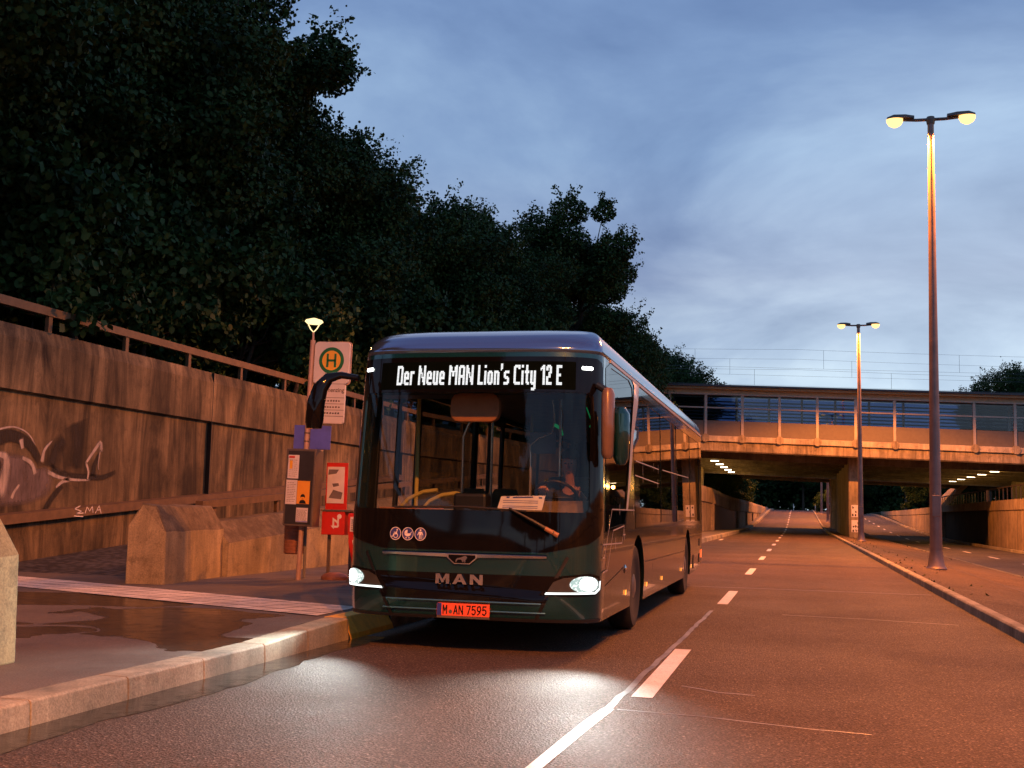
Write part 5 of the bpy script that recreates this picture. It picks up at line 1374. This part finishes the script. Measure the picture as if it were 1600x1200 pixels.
# papers lying on the dashboard
t = thing('paper_sheet', (BX+.43, BY+.30, 1.275), 'white printed sheet with dark header standing behind the windscreen, under the wiper', 'paper sheet', 'papers behind the windscreen')
pm = MB(); pm.prism([(-.20, .0), (.22, .0), (.245, .135), (-.17, .12)], lambda x, z: (x, -.01+z*.3, z), lambda x, z: (x, -.006+z*.3, z)); pm.build('sheet', 'paper', t)
mb = MB(); q = lambda x, z: (x, -.0125+z*.3, z)
mb.face([q(-.06, .105), (q(.13, .112)), q(.132, .124), q(-.06, .117)])
for z in (.08, .062, .03, .015): mb.face([q(-.15, z), q(.18, z), q(.18, z+.005), q(-.15, z+.005)])
for x in (-.12, .185): mb.face([q(x, .105), q(x+.03, .106), q(x+.03, .120), q(x, .119)])
mb.build('print', 'eu', t)
o = MB().box(-.20, .12, -.06, .05, 0, .02).build('paper_sheet', 'paper'); o.location = (BX+.12, BY+.28, 1.235)
tag(o, 'flat stack of white paper lying on the dashboard left of the printed sheet', 'paper sheet', 'papers behind the windscreen')

# ------------------------------------------------------------------ the driver
def skin_obj(name, verts, edges, radii, mat, parent=None, root=0, levels=2):
    me = D.meshes.new(name); me.from_pydata(verts, edges, []); me.materials.append(M[mat])
    o = D.objects.new(name, me); C.objects.link(o)
    if parent: o.parent = parent
    o.modifiers.new("skin", 'SKIN'); sv = me.skin_vertices[0].data
    for i, r in enumerate(radii): sv[i].radius = r if isinstance(r, tuple) else (r, r); sv[i].use_root = (i == root)
    sd = o.modifiers.new("sub", 'SUBSURF'); sd.levels = levels; sd.render_levels = levels
    me.polygons.foreach_set("use_smooth", [True]*len(me.polygons))
    return o
dr = thing('person', (BX+.70, BY+1.40, .91), 'person in a dark jacket sitting at the wheel of the bus', 'person')
# pelvis, spine, neck, head; arms to the wheel; legs forward
V_ = [(0, 0, .05), (0, .03, .25), (0, .02, .48), (0, -.02, .58), (0, -.05, .66), (0, -.07, .76), (0, -.065, .86), (0, -.06, .93),
      (-.19, .0, .47), (-.25, -.20, .34), (-.20, -.42, .50), (-.17, -.50, .56),
      (.19, .0, .47), (.25, -.20, .34), (.19, -.42, .50), (.16, -.50, .56),
      (-.10, -.42, .08), (-.10, -.55, -.34), (-.10, -.68, -.40), (.10, -.42, .08), (.10, -.55, -.34), (.10, -.68, -.40)]
E_ = [(0, 1), (1, 2), (2, 3), (3, 4), (4, 5), (5, 6), (6, 7), (2, 8), (8, 9), (9, 10), (10, 11), (2, 12), (12, 13), (13, 14), (14, 15), (0, 16), (16, 17), (17, 18), (0, 19), (19, 20), (20, 21)]
RR = [(.16, .12), (.15, .11), (.16, .11), .058, .046, (.070, .088), (.076, .098), (.05, .06), .068, .052, .036, .03, .068, .052, .036, .03, .085, .055, .045, .085, .055, .045]
skin_obj('body', V_, E_, RR, 'skin', dr)
skin_obj('jacket', [(0, 0, .05), (0, .03, .25), (0, .02, .47), (0, -.02, .60), (-.19, .0, .47), (-.25, -.20, .34), (-.205, -.40, .485), (.19, .0, .47), (.25, -.20, .34), (.195, -.40, .485)],
         [(0, 1), (1, 2), (2, 3), (2, 4), (4, 5), (5, 6), (2, 7), (7, 8), (8, 9)], [(.185, .145), (.175, .135), (.18, .13), .082, .088, .07, .052, .088, .07, .052], 'jacket', dr)
skin_obj('trousers', [(0, 0, .02), (-.10, -.42, .08), (-.10, -.55, -.32), (.10, -.42, .08), (.10, -.55, -.32)], [(0, 1), (1, 2), (0, 3), (3, 4)], [(.19, .14), .10, .07, .10, .07], 'jacket', dr)
mb = MB(); mb.loft([[(math.cos(t)*.092*q, -.05+math.sin(t)*.105*q, z) for t in [2*PI*j/16 for j in range(16)]] for z, q in ((.88, 1.0), (.92, 1.0), (.96, .85), (.985, .5), (.995, .1))]); mb.build('hair', 'hair', dr, smooth=True)
mb = MB()
for s in (-1, 1): mb.lathe([(.001, -.012), (.008, -.005), (.008, .005), (.001, .012)], 10, axis='Y', c=(s*.032, -.155, .835))
mb.build('eyes', 'ink', dr)
MB().loft([[(-.006, -.155, .835), (.006, -.155, .835), (0, -.16, .84)], [(-.018, -.155, .785), (.018, -.155, .785), (0, -.19, .79)]]).build('nose', 'skin', dr, smooth=True)
MB().box(-.028, .028, -.160, -.150, .748, .756).build('mouth', 'visor', dr)
for s in (-1, 1):
    MB().loft([[(s*(.082+.012*q), -.06+math.cos(t)*.02*q, .82+math.sin(t)*.034*q) for t in [2*PI*j/10 for j in range(10)]] for q in (.5, 1.0, .6)]).build('ear', 'skin', dr, smooth=True)
    # hands curled round the wheel rim: palm and five fingers each
    hx = s*.165; vs = [(hx, -.50, .56), (hx-s*.01, -.535, .575)]; es = [(0, 1)]; rs = [.028, (.036, .022)]
    for k in range(4):
        b0 = len(vs); ox = (k-1.5)*.019
        vs += [(hx+ox, -.560, .590), (hx+ox, -.592, .592-.003*k), (hx+ox, -.605, .570), (hx+ox, -.588, .552)]
        es += [(1, b0), (b0, b0+1), (b0+1, b0+2), (b0+2, b0+3)]; rs += [.0105, .0095, .009, .008]
    b0 = len(vs); vs += [(hx-s*.045, -.535, .560), (hx-s*.055, -.570, .548), (hx-s*.045, -.592, .545)]; es += [(1, b0), (b0, b0+1), (b0+1, b0+2)]; rs += [.012, .011, .009]
    skin_obj('hand', vs, es, rs, 'skin', dr, levels=1)
